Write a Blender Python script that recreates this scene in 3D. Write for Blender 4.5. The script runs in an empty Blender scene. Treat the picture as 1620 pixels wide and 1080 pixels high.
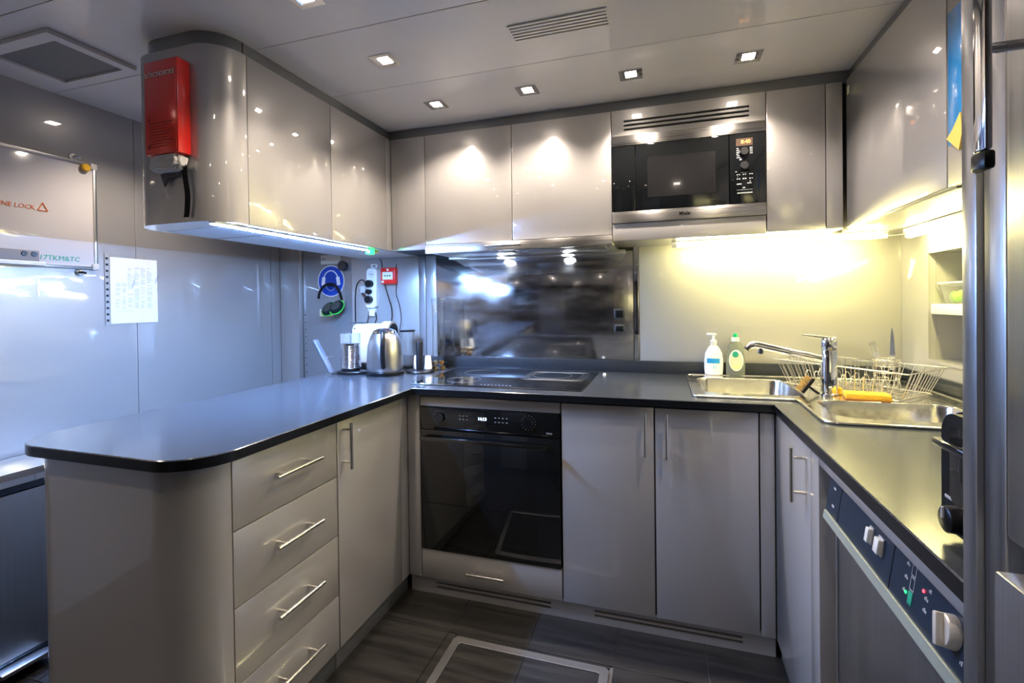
import bpy, bmesh, math, random
from math import sin, cos, pi, radians
from mathutils import Vector, Matrix
from mathutils.geometry import tessellate_polygon

random.seed(7)
SC = bpy.context.scene
COL = SC.collection

# ------------------------------------------------------------------ camera, world, exposure
cam = bpy.data.cameras.new('camera')
cam.sensor_width = 36.0
cam.lens = 761.23 * 36.0 / 1620.0
cam.shift_y = (486.234 - 540.0) / 1620.0
cam.clip_start = 0.02
camo = bpy.data.objects.new('camera', cam)
COL.objects.link(camo)
yw, pt, rl = radians(17.539), radians(0.546), radians(-0.743)
F = Vector((-sin(yw) * cos(pt), cos(yw) * cos(pt), -sin(pt)))
R = Vector((cos(yw), sin(yw), 0))
U = R.cross(F)
R2 = R * cos(rl) + U * sin(rl)
U2 = U * cos(rl) - R * sin(rl)
camo.matrix_world = Matrix(((R2.x, U2.x, -F.x, 0), (R2.y, U2.y, -F.y, 0), (R2.z, U2.z, -F.z, 1.22), (0, 0, 0, 1)))
SC.camera = camo

world = bpy.data.worlds.new('world')
SC.world = world
world.use_nodes = True
world.node_tree.nodes['Background'].inputs[0].default_value = (0.75, 0.8, 0.9, 1)
world.node_tree.nodes['Background'].inputs[1].default_value = 0.4
SC.view_settings.view_transform = 'Standard'
SC.view_settings.look = 'None'
SC.view_settings.gamma = 1.0
SC.view_settings.use_curve_mapping = False
SC.view_settings.exposure = 1.15

DOWN_W = 8.6          # watts of each ceiling downlight
DOWN_COL = (1.0, 0.85, 0.71)
LED_E = 620.0          # cool LED strip under the left wall cabinet
LED_COL = (0.24, 0.46, 1.0)
TUBE_E = 40.0         # fluorescent tubes under the right wall cabinets
TUBE_COL = (1.0, 0.88, 0.38)
HOOD_W = 5.0

CEIL = 2.095
YB = 2.43     # back wall
XR = 0.955    # right wall
XL = -2.35    # left wall
YN = -1.9     # wall behind the camera

# ------------------------------------------------------------------ materials
def mat(name, base, rough=0.5, metal=0.0, coat=0.0, coat_rough=0.03, emit=None, es=0.0, trans=0.0, ior=1.45, alpha=1.0, coat_ior=1.5, aniso=0.0):
    m = bpy.data.materials.new(name)
    m.use_nodes = True
    b = m.node_tree.nodes['Principled BSDF']
    b.inputs['Base Color'].default_value = (*base, 1)
    b.inputs['Roughness'].default_value = rough
    b.inputs['Metallic'].default_value = metal
    b.inputs['Coat Weight'].default_value = coat
    b.inputs['Coat Roughness'].default_value = coat_rough
    b.inputs['Coat IOR'].default_value = coat_ior
    b.inputs['Transmission Weight'].default_value = trans
    b.inputs['IOR'].default_value = ior
    b.inputs['Alpha'].default_value = alpha
    if aniso:
        tg = m.node_tree.nodes.new('ShaderNodeTangent'); tg.direction_type = 'RADIAL'; tg.axis = 'Z'
        m.node_tree.links.new(tg.outputs[0], b.inputs['Tangent'])
        b.inputs['Anisotropic'].default_value = aniso
        b.inputs['Anisotropic Rotation'].default_value = 0.25
    if emit:
        b.inputs['Emission Color'].default_value = (*emit, 1)
        b.inputs['Emission Strength'].default_value = es
    return m

def noise(m, scale=(10, 10, 10), c0=None, c1=None, r0=None, r1=None, bump=0.0, detail=4.0, nscale=1.0, lo=0.35, hi=0.65, rough=0.5):
    """object-space noise driving colour, roughness and bump"""
    nt = m.node_tree
    b = nt.nodes['Principled BSDF']
    tc = nt.nodes.new('ShaderNodeTexCoord')
    mp = nt.nodes.new('ShaderNodeMapping')
    mp.inputs['Scale'].default_value = scale
    nt.links.new(tc.outputs['Object'], mp.inputs[0])
    n = nt.nodes.new('ShaderNodeTexNoise')
    n.inputs['Scale'].default_value = nscale
    n.inputs['Detail'].default_value = detail
    n.inputs['Roughness'].default_value = rough
    nt.links.new(mp.outputs[0], n.inputs['Vector'])
    if c0 is not None:
        r = nt.nodes.new('ShaderNodeValToRGB')
        r.color_ramp.elements[0].position = lo
        r.color_ramp.elements[1].position = hi
        r.color_ramp.elements[0].color = (*c0, 1)
        r.color_ramp.elements[1].color = (*c1, 1)
        nt.links.new(n.outputs['Fac'], r.inputs[0])
        nt.links.new(r.outputs[0], b.inputs['Base Color'])
    if r0 is not None:
        mr = nt.nodes.new('ShaderNodeMapRange')
        mr.inputs['From Min'].default_value = lo
        mr.inputs['From Max'].default_value = hi
        mr.inputs['To Min'].default_value = r0
        mr.inputs['To Max'].default_value = r1
        nt.links.new(n.outputs['Fac'], mr.inputs['Value'])
        nt.links.new(mr.outputs[0], b.inputs['Roughness'])
    if bump:
        bp = nt.nodes.new('ShaderNodeBump')
        bp.inputs['Strength'].default_value = bump
        bp.inputs['Distance'].default_value = 0.002
        nt.links.new(n.outputs['Fac'], bp.inputs['Height'])
        nt.links.new(bp.outputs[0], b.inputs['Normal'])
    return m

def lacquer(name, c, metal=0.55, rough=0.34):
    a = tuple(x * 0.93 for x in c)
    b = tuple(min(1, x * 1.07) for x in c)
    return noise(mat(name, c, rough, metal, coat=1.0, coat_rough=0.012, coat_ior=1.8), (900, 900, 900), a, b, detail=2, lo=.3, hi=.7)

M = {}
M['lacquer'] = lacquer('silver_lacquer', (0.46, 0.445, 0.43), 0.4, 0.36)
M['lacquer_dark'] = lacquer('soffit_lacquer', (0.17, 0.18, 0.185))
M['wall'] = lacquer('wall_panel_lacquer', (0.36, 0.35, 0.34), 0.3, 0.36)
M['splash'] = lacquer('splashback_panel', (0.43, 0.42, 0.38), 0.12, 0.48)
M['door_grey'] = lacquer('door_grey', (0.25, 0.25, 0.26), 0.3, 0.4)
M['gable'] = mat('steel_gable', (0.46, 0.46, 0.47), 0.28, 0.9)
M['ceiling'] = noise(mat('ceiling_gloss', (0.72, 0.69, 0.66), 0.35, 0.0, coat=0.7, coat_rough=0.02), (3, 3, 3), (0.70, 0.67, 0.64), (0.75, 0.72, 0.69))
M['seam'] = mat('seam', (0.09, 0.085, 0.08), 0.7)
M['counter'] = noise(mat('counter_stone', (0.035, 0.04, 0.045), 0.2, 0.0, coat=0.1, coat_rough=0.06), (420, 420, 420), (0.020, 0.024, 0.030), (0.045, 0.050, 0.060), 0.17, 0.25, detail=3, rough=.6)
M['counter_edge'] = mat('counter_edge', (0.006, 0.007, 0.009), 0.22)
M['carcass'] = mat('carcass_dark', (0.02, 0.02, 0.022), 0.6)
M['steel'] = noise(mat('brushed_steel', (0.60, 0.58, 0.55), 0.30, 1.0, aniso=0.8), (3, 3, 400), (0.56, 0.54, 0.52), (0.62, 0.60, 0.57), 0.27, 0.33, detail=2)
M['steel_v'] = noise(mat('brushed_steel_upright', (0.55, 0.54, 0.53), 0.25, 1.0), (300, 300, 2), (0.50, 0.49, 0.49), (0.55, 0.54, 0.53), 0.28, 0.33, detail=2)
M['sink'] = noise(mat('sink_steel', (0.66, 0.64, 0.60), 0.2, 1.0), (40, 40, 40), (0.60, 0.58, 0.54), (0.70, 0.68, 0.64), 0.14, 0.26)
M['mirror'] = noise(mat('polished_steel', (0.42, 0.41, 0.43), 0.3, 1.0, coat=1.0, coat_rough=0.04, coat_ior=2.1), (3.0, 1, 11), (0.46, 0.455, 0.475), (0.64, 0.62, 0.62), 0.06, 0.24, bump=0.18, detail=9, rough=.7)
M['chrome'] = mat('chrome', (0.80, 0.80, 0.82), 0.06, 1.0)
M['handle'] = mat('satin_steel_handle', (0.74, 0.72, 0.68), 0.24, 1.0)
M['alu'] = mat('aluminium', (0.66, 0.66, 0.66), 0.3, 1.0)
M['black_glass'] = mat('black_glass', (0.006, 0.007, 0.008), 0.03, 0.0, coat=1.0)
M['black'] = mat('black_plastic', (0.007, 0.0075, 0.009), 0.3, ior=1.35)
M['black_matt'] = mat('black_matt', (0.006, 0.006, 0.007), 0.55, ior=1.25)
M['navy'] = mat('navy_panel', (0.012, 0.024, 0.045), 0.32)
M['white'] = mat('white_plastic', (0.82, 0.82, 0.80), 0.3, coat=0.4)
M['machine'] = mat('machine_white', (0.50, 0.51, 0.52), 0.3, coat=0.5)
M['whiteboard'] = mat('whiteboard_enamel', (0.62, 0.59, 0.58), 0.15, coat=0.8)
M['paper'] = mat('paper', (0.85, 0.85, 0.84), 0.6)
M['ink'] = mat('ink', (0.10, 0.10, 0.11), 0.7)
M['ink_light'] = mat('ink_light', (0.42, 0.42, 0.44), 0.7)
M['zone_grey'] = mat('zone_grey', (0.10, 0.105, 0.11), 0.4)
M['print_grey'] = mat('print_grey', (0.45, 0.48, 0.48), 0.5)
M['film'] = mat('clear_film', (0.95, 0.93, 0.88), 0.08, trans=0.9, ior=1.3, alpha=0.35)
M['glass'] = mat('clear_glass', (0.97, 0.98, 0.98), 0.0, trans=1.0, ior=1.45)
M['clear_plastic'] = mat('clear_plastic', (0.9, 0.92, 0.93), 0.05, trans=0.9, ior=1.25, alpha=0.5)
M['red'] = mat('red_plastic', (0.78, 0.022, 0.014), 0.28, coat=0.6, coat_rough=0.12)
M['red_dark'] = mat('red_print', (0.38, 0.01, 0.01), 0.4)
M['cloth'] = mat('white_cloth', (0.62, 0.60, 0.57), 0.8)
M['orange'] = mat('orange_ink', (0.75, 0.16, 0.03), 0.5)
M['green'] = mat('green_ink', (0.02, 0.33, 0.20), 0.5)
M['lime'] = mat('lime_trim', (0.05, 0.55, 0.06), 0.4)
M['blue'] = mat('sign_blue', (0.008, 0.06, 0.42), 0.3)
M['blue_label'] = mat('blue_label', (0.02, 0.30, 0.62), 0.4)
M['blue_film'] = mat('blue_film', (0.03, 0.25, 0.62), 0.2, coat=0.6)
M['sponge'] = noise(mat('sponge', (0.85, 0.48, 0.03), 0.9), (300, 300, 300), (0.72, 0.36, 0.02), (0.90, 0.55, 0.04), bump=0.5)
M['sponge_pad'] = mat('sponge_pad', (0.45, 0.16, 0.03), 0.9)
M['bristle'] = mat('bristle', (0.50, 0.33, 0.10), 0.7)
M['wire'] = mat('coated_wire', (0.72, 0.70, 0.64), 0.25, 0.85)
M['gold'] = mat('gold_foil', (0.80, 0.42, 0.12), 0.2, 1.0)
M['gold_pale'] = mat('pale_foil', (0.80, 0.68, 0.42), 0.2, 1.0)
M['brown'] = mat('brown_foil', (0.12, 0.04, 0.02), 0.3, 0.6)
M['detergent'] = mat('detergent', (0.55, 0.60, 0.50), 0.06, trans=0.75, ior=1.33)
M['label_yellow'] = mat('label_yellow', (0.85, 0.78, 0.30), 0.4)
M['label_peach'] = mat('label_peach', (0.85, 0.62, 0.42), 0.4)
M['emit_orange'] = mat('display_orange', (0, 0, 0), 0.5, emit=(1.0, 0.30, 0.06), es=3.0)
M['emit_ice'] = mat('display_ice', (0, 0, 0), 0.5, emit=(0.55, 0.75, 1.0), es=4.0)
M['emit_green'] = mat('lamp_green', (0, 0.1, 0), 0.5, emit=(0.02, 1.0, 0.15), es=2.2)
M['emit_red'] = mat('lamp_red', (0.1, 0, 0), 0.5, emit=(1.0, 0.03, 0.05), es=4.0)
M['emit_amber'] = mat('lamp_amber', (0.1, 0.05, 0), 0.5, emit=(1.0, 0.55, 0.02), es=3.0)
M['emit_down'] = mat('downlight_lens', (1, 1, 1), 0.5, emit=DOWN_COL, es=26.0)
M['emit_led'] = mat('led_tape', (1, 1, 1), 0.5, emit=LED_COL, es=LED_E)
M['emit_dot'] = mat('led_dot', (1, 1, 1), 0.5, emit=(0.8, 0.9, 1.0), es=90.0)
M['emit_tube'] = mat('fluorescent_tube', (1, 1, 1), 0.5, emit=TUBE_COL, es=TUBE_E)
M['emit_hood'] = mat('hood_lamp', (1, 1, 1), 0.5, emit=(0.85, 0.93, 1.0), es=40.0)

def brick_floor():
    m = mat('floor_tile', (0.02, 0.018, 0.016), 0.42, coat=0.15, coat_rough=0.2)
    return noise(m, (3, 34, 10), (0.010, 0.0095, 0.009), (0.020, 0.018, 0.016), 0.35, 0.5, bump=0.15, detail=5)
M['tile'] = brick_floor()

# ------------------------------------------------------------------ object helpers
def root_loc(p):
    v = Vector((0, 0, 0))
    while p:
        v = v + p.location
        p = p.parent
    return v

def link(name, me, m, parent=None, smooth=False):
    """mesh in world coordinates -> object under parent (origin follows its thing)"""
    o = bpy.data.objects.new(name, me)
    COL.objects.link(o)
    if m is not None and not me.materials:
        me.materials.append(M[m] if isinstance(m, str) else m)
    if parent is not None:
        me.transform(Matrix.Translation(-root_loc(parent)))
        o.parent = parent
    if smooth:
        for p in me.polygons:
            p.use_smooth = True
        try:
            me.set_sharp_from_angle(angle=radians(38))
        except Exception:
            pass
    return o

def tag(o, label, cat, group=None):
    o['label'] = label
    o['category'] = cat
    if group:
        o['group'] = group
    return o

def thing(name, label, cat, loc, group=None):
    o = bpy.data.objects.new(name, None)
    o.empty_display_size = 0.05
    COL.objects.link(o)
    o.location = loc
    return tag(o, label, cat, group)

def struct(o):
    o['kind'] = 'structure'
    return o

def to_mesh(bm, name='m'):
    bmesh.ops.recalc_face_normals(bm, faces=bm.faces)
    me = bpy.data.meshes.new(name)
    bm.to_mesh(me)
    bm.free()
    return me

def add_box(bm, x0, x1, y0, y1, z0, z1, bev=0.0, seg=2, X=None):
    vs = [bm.verts.new(Vector(c)) for c in ((x0, y0, z0), (x1, y0, z0), (x1, y1, z0), (x0, y1, z0), (x0, y0, z1), (x1, y0, z1), (x1, y1, z1), (x0, y1, z1))]
    fs = [bm.faces.new([vs[i] for i in q]) for q in ((0, 3, 2, 1), (4, 5, 6, 7), (0, 1, 5, 4), (1, 2, 6, 5), (2, 3, 7, 6), (3, 0, 4, 7))]
    newv = vs
    if bev:
        es = list({e for f in fs for e in f.edges})
        r = bmesh.ops.bevel(bm, geom=es, offset=bev, segments=seg, profile=0.5, affect='EDGES')
        newv = list({v for f in r['faces'] for v in f.verts} | {v for v in vs if v.is_valid})
    if X is not None:
        bmesh.ops.transform(bm, matrix=X, verts=newv)
    return newv

def box(name, b, m, parent=None, bev=0.0015, seg=2, X=None):
    bm = bmesh.new()
    add_box(bm, *b, bev, seg, X)
    return link(name, to_mesh(bm), m, parent, smooth=bev > 0)

def add_prism(bm, pts, z0, z1, holes=(), chamfer=0.0, f=None):
    """polygon (x,y) extruded z0..z1 with optional holes; f maps (x,y,z)->Vector"""
    f = f or (lambda x, y, z: Vector((x, y, z)))
    def off(p, d):
        n = len(p)
        out = []
        for i in range(n):
            a, b, c = Vector(p[i - 1]), Vector(p[i]), Vector(p[(i + 1) % n])
            u = (b - a).normalized()
            w = (c - b).normalized()
            n1 = Vector((-u.y, u.x))
            n2 = Vector((-w.y, w.x))
            s = n1 + n2
            k = s.length_squared
            out.append(tuple(b + s * (2 * d / k)) if k > 1e-6 else tuple(b))
        return out
    loops = [list(pts)] + [list(h) for h in holes]
    top = [off(l, chamfer) if chamfer else l for l in loops]
    rings_t, rings_b = [], []
    for l, t in zip(loops, top):
        lv = [bm.verts.new(f(x, y, z0)) for x, y in l]
        if chamfer:
            mv = [bm.verts.new(f(x, y, z1 - chamfer)) for x, y in l]
            tv = [bm.verts.new(f(x, y, z1)) for x, y in t]
            rr = [lv, mv, tv]
        else:
            tv = [bm.verts.new(f(x, y, z1)) for x, y in l]
            rr = [lv, tv]
        for a, b in zip(rr, rr[1:]):
            n = len(a)
            for i in range(n):
                bm.faces.new((a[i], a[(i + 1) % n], b[(i + 1) % n], b[i]))
        rings_b.append(lv)
        rings_t.append(tv)
    fb = [v for r in rings_b for v in r]
    ft = [v for r in rings_t for v in r]
    for tri in tessellate_polygon([[Vector((x, y, 0)) for x, y in l] for l in loops]):
        if len(set(tri)) == 3:
            try:
                bm.faces.new([fb[i] for i in tri])
            except ValueError:
                pass
    for tri in tessellate_polygon([[Vector((x, y, 0)) for x, y in l] for l in top]):
        if len(set(tri)) == 3:
            try:
                bm.faces.new([ft[i] for i in tri])
            except ValueError:
                pass

def prism(name, pts, z0, z1, m, parent=None, holes=(), chamfer=0.0, f=None, smooth=True):
    bm = bmesh.new()
    add_prism(bm, pts, z0, z1, holes, chamfer, f)
    return link(name, to_mesh(bm), m, parent, smooth)

def arc(cx, cy, r, a0, a1, n=10):
    return [(cx + r * cos(radians(a0 + (a1 - a0) * i / n)), cy + r * sin(radians(a0 + (a1 - a0) * i / n))) for i in range(n + 1)]

def rrect(x0, x1, y0, y1, r, n=8):
    """CCW; r = radius or (sw, se, ne, nw)"""
    if not isinstance(r, tuple):
        r = (r,) * 4
    p = []
    for (cx, cy, sx, sy, a, rr) in ((x0, y0, 1, 1, 180, r[0]), (x1, y0, -1, 1, 270, r[1]), (x1, y1, -1, -1, 0, r[2]), (x0, y1, 1, -1, 90, r[3])):
        if rr <= 0:
            p.append((cx, cy))
        else:
            p += arc(cx + sx * rr, cy + sy * rr, rr, a, a + 90, n)
    return p

def add_lathe(bm, prof, c=(0, 0, 0), n=32, X=None, sx=1.0, sy=1.0, cap=True):
    rings = []
    for r, z in prof:
        ring = []
        for i in range(n):
            v = Vector((r * sx * cos(2 * pi * i / n), r * sy * sin(2 * pi * i / n), z))
            if X is not None:
                v = X @ v
            ring.append(bm.verts.new(v + Vector(c)))
        rings.append(ring)
    for a, b in zip(rings, rings[1:]):
        for i in range(n):
            bm.faces.new((a[i], a[(i + 1) % n], b[(i + 1) % n], b[i]))
    if cap:
        bm.faces.new(rings[0])
        bm.faces.new(rings[-1])

def lathe(name, prof, c, m, parent=None, n=32, X=None, sx=1.0, sy=1.0, cap=True):
    bm = bmesh.new()
    add_lathe(bm, prof, c, n, X, sx, sy, cap)
    return link(name, to_mesh(bm), m, parent, True)

def smooth_path(pts, sub=6):
    pts = [Vector(p) for p in pts]
    if len(pts) < 3:
        return pts
    out = []
    for i in range(len(pts) - 1):
        p0 = pts[max(i - 1, 0)]; p1 = pts[i]; p2 = pts[i + 1]; p3 = pts[min(i + 2, len(pts) - 1)]
        for k in range(sub):
            t = k / sub
            out.append(0.5 * ((2 * p1) + (p2 - p0) * t + (2 * p0 - 5 * p1 + 4 * p2 - p3) * t * t + (3 * p1 - p0 - 3 * p2 + p3) * t ** 3))
    out.append(pts[-1])
    return out

def add_tube(bm, pts, r, n=8, rad=None, closed=False):
    pts = [Vector(p) for p in pts]
    N = len(pts)
    rings = []
    up = None
    for i, p in enumerate(pts):
        if closed:
            t = (pts[(i + 1) % N] - pts[i - 1])
        else:
            t = pts[min(i + 1, N - 1)] - pts[max(i - 1, 0)]
        if t.length < 1e-9:
            t = Vector((0, 0, 1))
        t.normalize()
        if up is None:
            up = Vector((0, 0, 1)) if abs(t.z) < 0.9 else Vector((1, 0, 0))
        a = (up - t * up.dot(t))
        if a.length < 1e-6:
            a = t.orthogonal()
        a.normalize()
        b = t.cross(a)
        up = a
        rr = rad[i] if rad else r
        rings.append([bm.verts.new(p + a * rr * cos(2 * pi * k / n) + b * rr * sin(2 * pi * k / n)) for k in range(n)])
    seq = list(zip(rings, rings[1:]))
    if closed:
        seq.append((rings[-1], rings[0]))
    for a, b in seq:
        for k in range(n):
            bm.faces.new((a[k], a[(k + 1) % n], b[(k + 1) % n], b[k]))
    if not closed:
        bm.faces.new(rings[0])
        bm.faces.new(rings[-1])

def tube(name, pts, r, m, parent=None, n=8, sm=False, rad=None, closed=False):
    bm = bmesh.new()
    add_tube(bm, smooth_path(pts) if sm else pts, r, n, rad, closed)
    return link(name, to_mesh(bm), m, parent, True)

def lettering(name, s, size, o, right, up, m, parent, depth=0.0006, align='CENTER', shear=0.0, bold=0.0):
    cu = bpy.data.curves.new('letters', 'FONT')
    cu.body = s
    cu.size = size
    cu.align_x = align
    cu.align_y = 'CENTER'
    cu.extrude = depth
    cu.shear = shear
    cu.offset = bold
    cu.resolution_u = 2
    t = bpy.data.objects.new('letters', cu)
    COL.objects.link(t)
    dg = bpy.context.evaluated_depsgraph_get()
    me = bpy.data.meshes.new_from_object(t.evaluated_get(dg))
    bpy.data.objects.remove(t)
    r = Vector(right).normalized()
    u = Vector(up).normalized()
    n = r.cross(u)
    me.transform(Matrix(((r.x, u.x, n.x, o[0]), (r.y, u.y, n.y, o[1]), (r.z, u.z, n.z, o[2]), (0, 0, 0, 1))))
    me.materials.clear()
    return link(name, me, m, parent)

def bar_handle(p, a, b, out, st, r=0.0055, name='handle'):
    """bar from a to b, standing off by vector out, st = inset of the posts from the ends"""
    a, b, out = Vector(a), Vector(b), Vector(out)
    bm = bmesh.new()
    add_tube(bm, [a + out, b + out], r, 14)
    d = (b - a).normalized()
    for q in (a + d * st, b - d * st):
        add_tube(bm, [q, q + out], r * 0.75, 10)
    return link(name, to_mesh(bm), 'handle', p, True)

# ================================================================== THE SETTING
# floor of square tiles, each a piece
fl = bpy.data.objects.new('floor', None)
bm = bmesh.new(); add_box(bm, XL - .1, XR + .1, YN - .1, 2.62, -0.06, -0.0055)
fl = struct(link('floor', to_mesh(bm), 'seam'))
hx0, hx1, hy0, hy1 = -0.742, -0.184, 1.03, 1.606        # floor hatch
xs = [-0.774 + 0.3 * k for k in range(-6, 7)]
ys = [1.62 + 0.6 * k for k in range(-6, 3)]
g = 0.0012
for i in range(len(xs) - 1):
    for j in range(len(ys) - 1):
        x0, x1, y0, y1 = max(xs[i], XL), min(xs[i + 1], XR), max(ys[j], YN), min(ys[j + 1], 2.5)
        if x1 - x0 < .02 or y1 - y0 < .02:
            continue
        # cut the tiles round the hatch frame
        rects = [(x0, x1, y0, y1)]
        if x1 > hx0 and x0 < hx1 and y1 > hy0 and y0 < hy1:
            rects = []
            if x0 < hx0: rects.append((x0, hx0, y0, y1))
            if x1 > hx1: rects.append((hx1, x1, y0, y1))
            a, b = max(x0, hx0), min(x1, hx1)
            if y1 > hy1 + .003: rects.append((a, b, hy1, y1))
            if y0 < hy0: rects.append((a, b, y0, hy0))
        for a, b, c, d in rects:
            if b - a > .01 and d - c > .004:
                box('tile', (a + g, b - g, c + g, d - g, -0.006, 0.0), 'tile', fl, bev=0.0008, seg=1)
# hatch let into the floor
ht = thing('floor_hatch', 'tiled floor hatch with a pale metal frame in the kitchen floor', 'hatch', ((hx0 + hx1) / 2, (hy0 + hy1) / 2, 0))
prism('frame', rrect(hx0, hx1, hy0, hy1, .02), -0.004, 0.0035, 'alu', ht, holes=[list(reversed(rrect(hx0 + .03, hx1 - .03, hy0 + .03, hy1 - .03, .006)))], chamfer=.001)
for a, b in ((hx0 + .031, -.47), (-.468, hx1 - .031)):
    for c, d in ((hy0 + .031, 1.30), (1.302, hy1 - .031)):
        box('tile', (a, b, c, d, -0.004, 0.0008), 'tile', ht, bev=0.0006, seg=1)

# ceiling: long gloss panels with recessed joints
bm = bmesh.new(); add_box(bm, XL - .1, XR + .1, YN - .1, 2.62, CEIL + .003, CEIL + .06)
ce = struct(link('ceiling', to_mesh(bm), 'seam'))
seams = [YN, -1.45, -1.055, -.66, -.265, .13, .525, .92, 1.315, 1.715, 2.6]
for a, b in zip(seams, seams[1:]):
    box('ceiling_panel', (XL - .05, XR + .05, a + .0012, b - .0012, CEIL, CEIL + .012), 'ceiling', ce, bev=0.0008, seg=1)

# walls
def wall(name, b, m='carcass'):
    return struct(box(name, b, m, None, bev=0))
wl = wall('wall_left', (XL - .08, XL - .006, YN, 2.62, 0, CEIL + .003))
for a, b in ((YN, -1.0), (-1.0, -.1), (-.1, .72), (.72, 1.617), (1.617, 2.425), (2.427, 2.50)):
    box('wall_panel', (XL - .006, XL, a + .001, b - .001, 0.0, CEIL), 'wall', wl, bev=.0008, seg=1)
wb = wall('wall_back', (XL, XR + .08, YB + .006, YB + .2, 0, CEIL + .003))
bpy.data.objects.remove(wb)
bm = bmesh.new(); add_box(bm, -1.745, XR + .08, YB + .004, YB + .12, 0, CEIL + .003); add_box(bm, XL - .08, -1.745, 2.506, 2.58, 0, CEIL + .003)
wb = struct(link('wall_back', to_mesh(bm), 'carcass'))
box('wall_panel', (-1.757, -1.316, YB, YB + .08, .88, 1.52), 'wall', wb)                  # beside the power strip
box('trim', (-1.313, -1.274, YB - .002, YB + .004, .88, 1.52), 'door_grey', wb)
box('wall_panel', (-1.272, -1.208, YB, YB + .004, .88, 1.52), 'wall', wb)
box('wall_panel', (-.115, XR, YB, YB + .004, .88, 1.50), 'splash', wb)
box('joint_trim', (-.141, -.117, YB - .003, YB + .004, .93, 1.50), 'chrome', wb)
box('wall_panel', (-2.17, -1.760, 2.500, 2.506, 0, CEIL), 'door_grey', wb)               # end of the passage
box('wall_panel', (XL, -2.197, 2.500, 2.506, 0, CEIL), 'wall', wb)
box('trim', (-2.195, -2.172, 2.488, 2.506, 0, CEIL), 'alu', wb)
for k in range(9):
    lathe('screw', [(0.004, 0), (0.003, .002)], (-2.155, 2.499, .80 + .045 * k), 'black', wb, n=8, X=Matrix.Rotation(radians(90), 4, 'X'))
box('wall_panel', (-1.759, -1.757, YB + .001, 2.5, 0, CEIL), 'wall', wb, bev=0)
wr = wall('wall_right', (XR + .004, XR + .26, YN, 2.62, 0, CEIL + .003))
bpy.data.objects.remove(wr)
# right wall with the shelf niche
NY0, NY1, NZ0, NZ1 = 1.72, 2.206, .988, 1.386
def yzmap(x, y, z):   # polygon (y,z) extruded along x
    return Vector((z, x, y))
wr = prism('wall_right', [(YN, 0), (2.52, 0), (2.52, CEIL), (YN, CEIL)], XR, XR + .02, 'splash', None,
           holes=[[(NY0, NZ0), (NY0, NZ1), (NY1, NZ1), (NY1, NZ0)]], f=yzmap, smooth=False)
struct(wr)
for nb in ((XR + .0205, XR + .16, NY1, NY1 + .01, NZ0 - .01, NZ1 + .01), (XR + .0205, XR + .16, NY0 - .01, NY0, NZ0 - .01, NZ1 + .01),
           (XR + .0205, XR + .16, NY0, NY1, NZ0 - .01, NZ0), (XR + .0205, XR + .16, NY0, NY1, NZ1, NZ1 + .01), (XR + .15, XR + .16, NY0, NY1, NZ0, NZ1)):
    box('niche_lining', nb, 'splash', wr, bev=0)
prism('niche_frame', [(NY0 - .012, NZ0 - .012), (NY1 + .012, NZ0 - .012), (NY1 + .012, NZ1 + .012), (NY0 - .012, NZ1 + .012)], XR - .004, XR + .001, 'splash', wr,
      holes=[[(NY0, NZ0), (NY0, NZ1), (NY1, NZ1), (NY1, NZ0)]], f=yzmap)
box('niche_shelf', (XR + .004, XR + .15, NY0, NY1, 1.158, 1.196), 'white', wr)
M['near'] = mat('brown_panel', (0.075, 0.065, 0.055), 0.4)
wn = wall('wall_near', (XL - .08, XR + .08, YN - .08, YN, 0, CEIL + .003), 'near')
struct(box('door_1', (-1.55, -.75, YN, YN + .02, 0, 1.98), 'door_grey'))
tube('door_handle', [(-.83, YN + .022, 1.02), (-.83, YN + .07, 1.02), (-.95, YN + .07, 1.02)], .009, 'chrome', bpy.data.objects['door_1'])

# ================================================================== CEILING FITTINGS
def downlight(x, y, label):
    t = thing('downlight', label, 'ceiling light', (x, y, CEIL), 'square recessed downlights')
    s, i = .043, .030
    prism('frame', rrect(x - s, x + s, y - s, y + s, .003), CEIL - .003, CEIL + .0015, 'chrome', t,
          holes=[list(reversed(rrect(x - i, x + i, y - i, y + i, .002)))])
    bm = bmesh.new()
    k = .020
    lo = [(x - i, y - i), (x + i, y - i), (x + i, y + i), (x - i, y + i)]
    hi = [(x - k, y - k), (x + k, y - k), (x + k, y + k), (x - k, y + k)]
    a = [bm.verts.new((px, py, CEIL - .0025)) for px, py in lo]
    b = [bm.verts.new((px, py, CEIL - .0005)) for px, py in hi]
    for q in range(4):
        bm.faces.new((a[q], a[(q + 1) % 4], b[(q + 1) % 4], b[q]))
    link('reflector', to_mesh(bm), 'chrome', t)
    box('lens', (x - k, x + k, y - k, y + k, CEIL - .0022, CEIL + .001), 'emit_down', t, bev=0)
    la = bpy.data.lights.new('bulb', 'SPOT')
    la.energy = DOWN_W * 1.6 * (1.0 if y > .9 or x < -1.5 else (.45 if x > 0 and y > 0 else .03))
    la.color = DOWN_COL
    la.spot_size = radians(125)
    la.spot_blend = 0.7
    la.shadow_soft_size = 0.018
    lo_ = bpy.data.objects.new('bulb', la)
    COL.objects.link(lo_)
    lo_.parent = t
    lo_.location = (0, 0, -.012)
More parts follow.
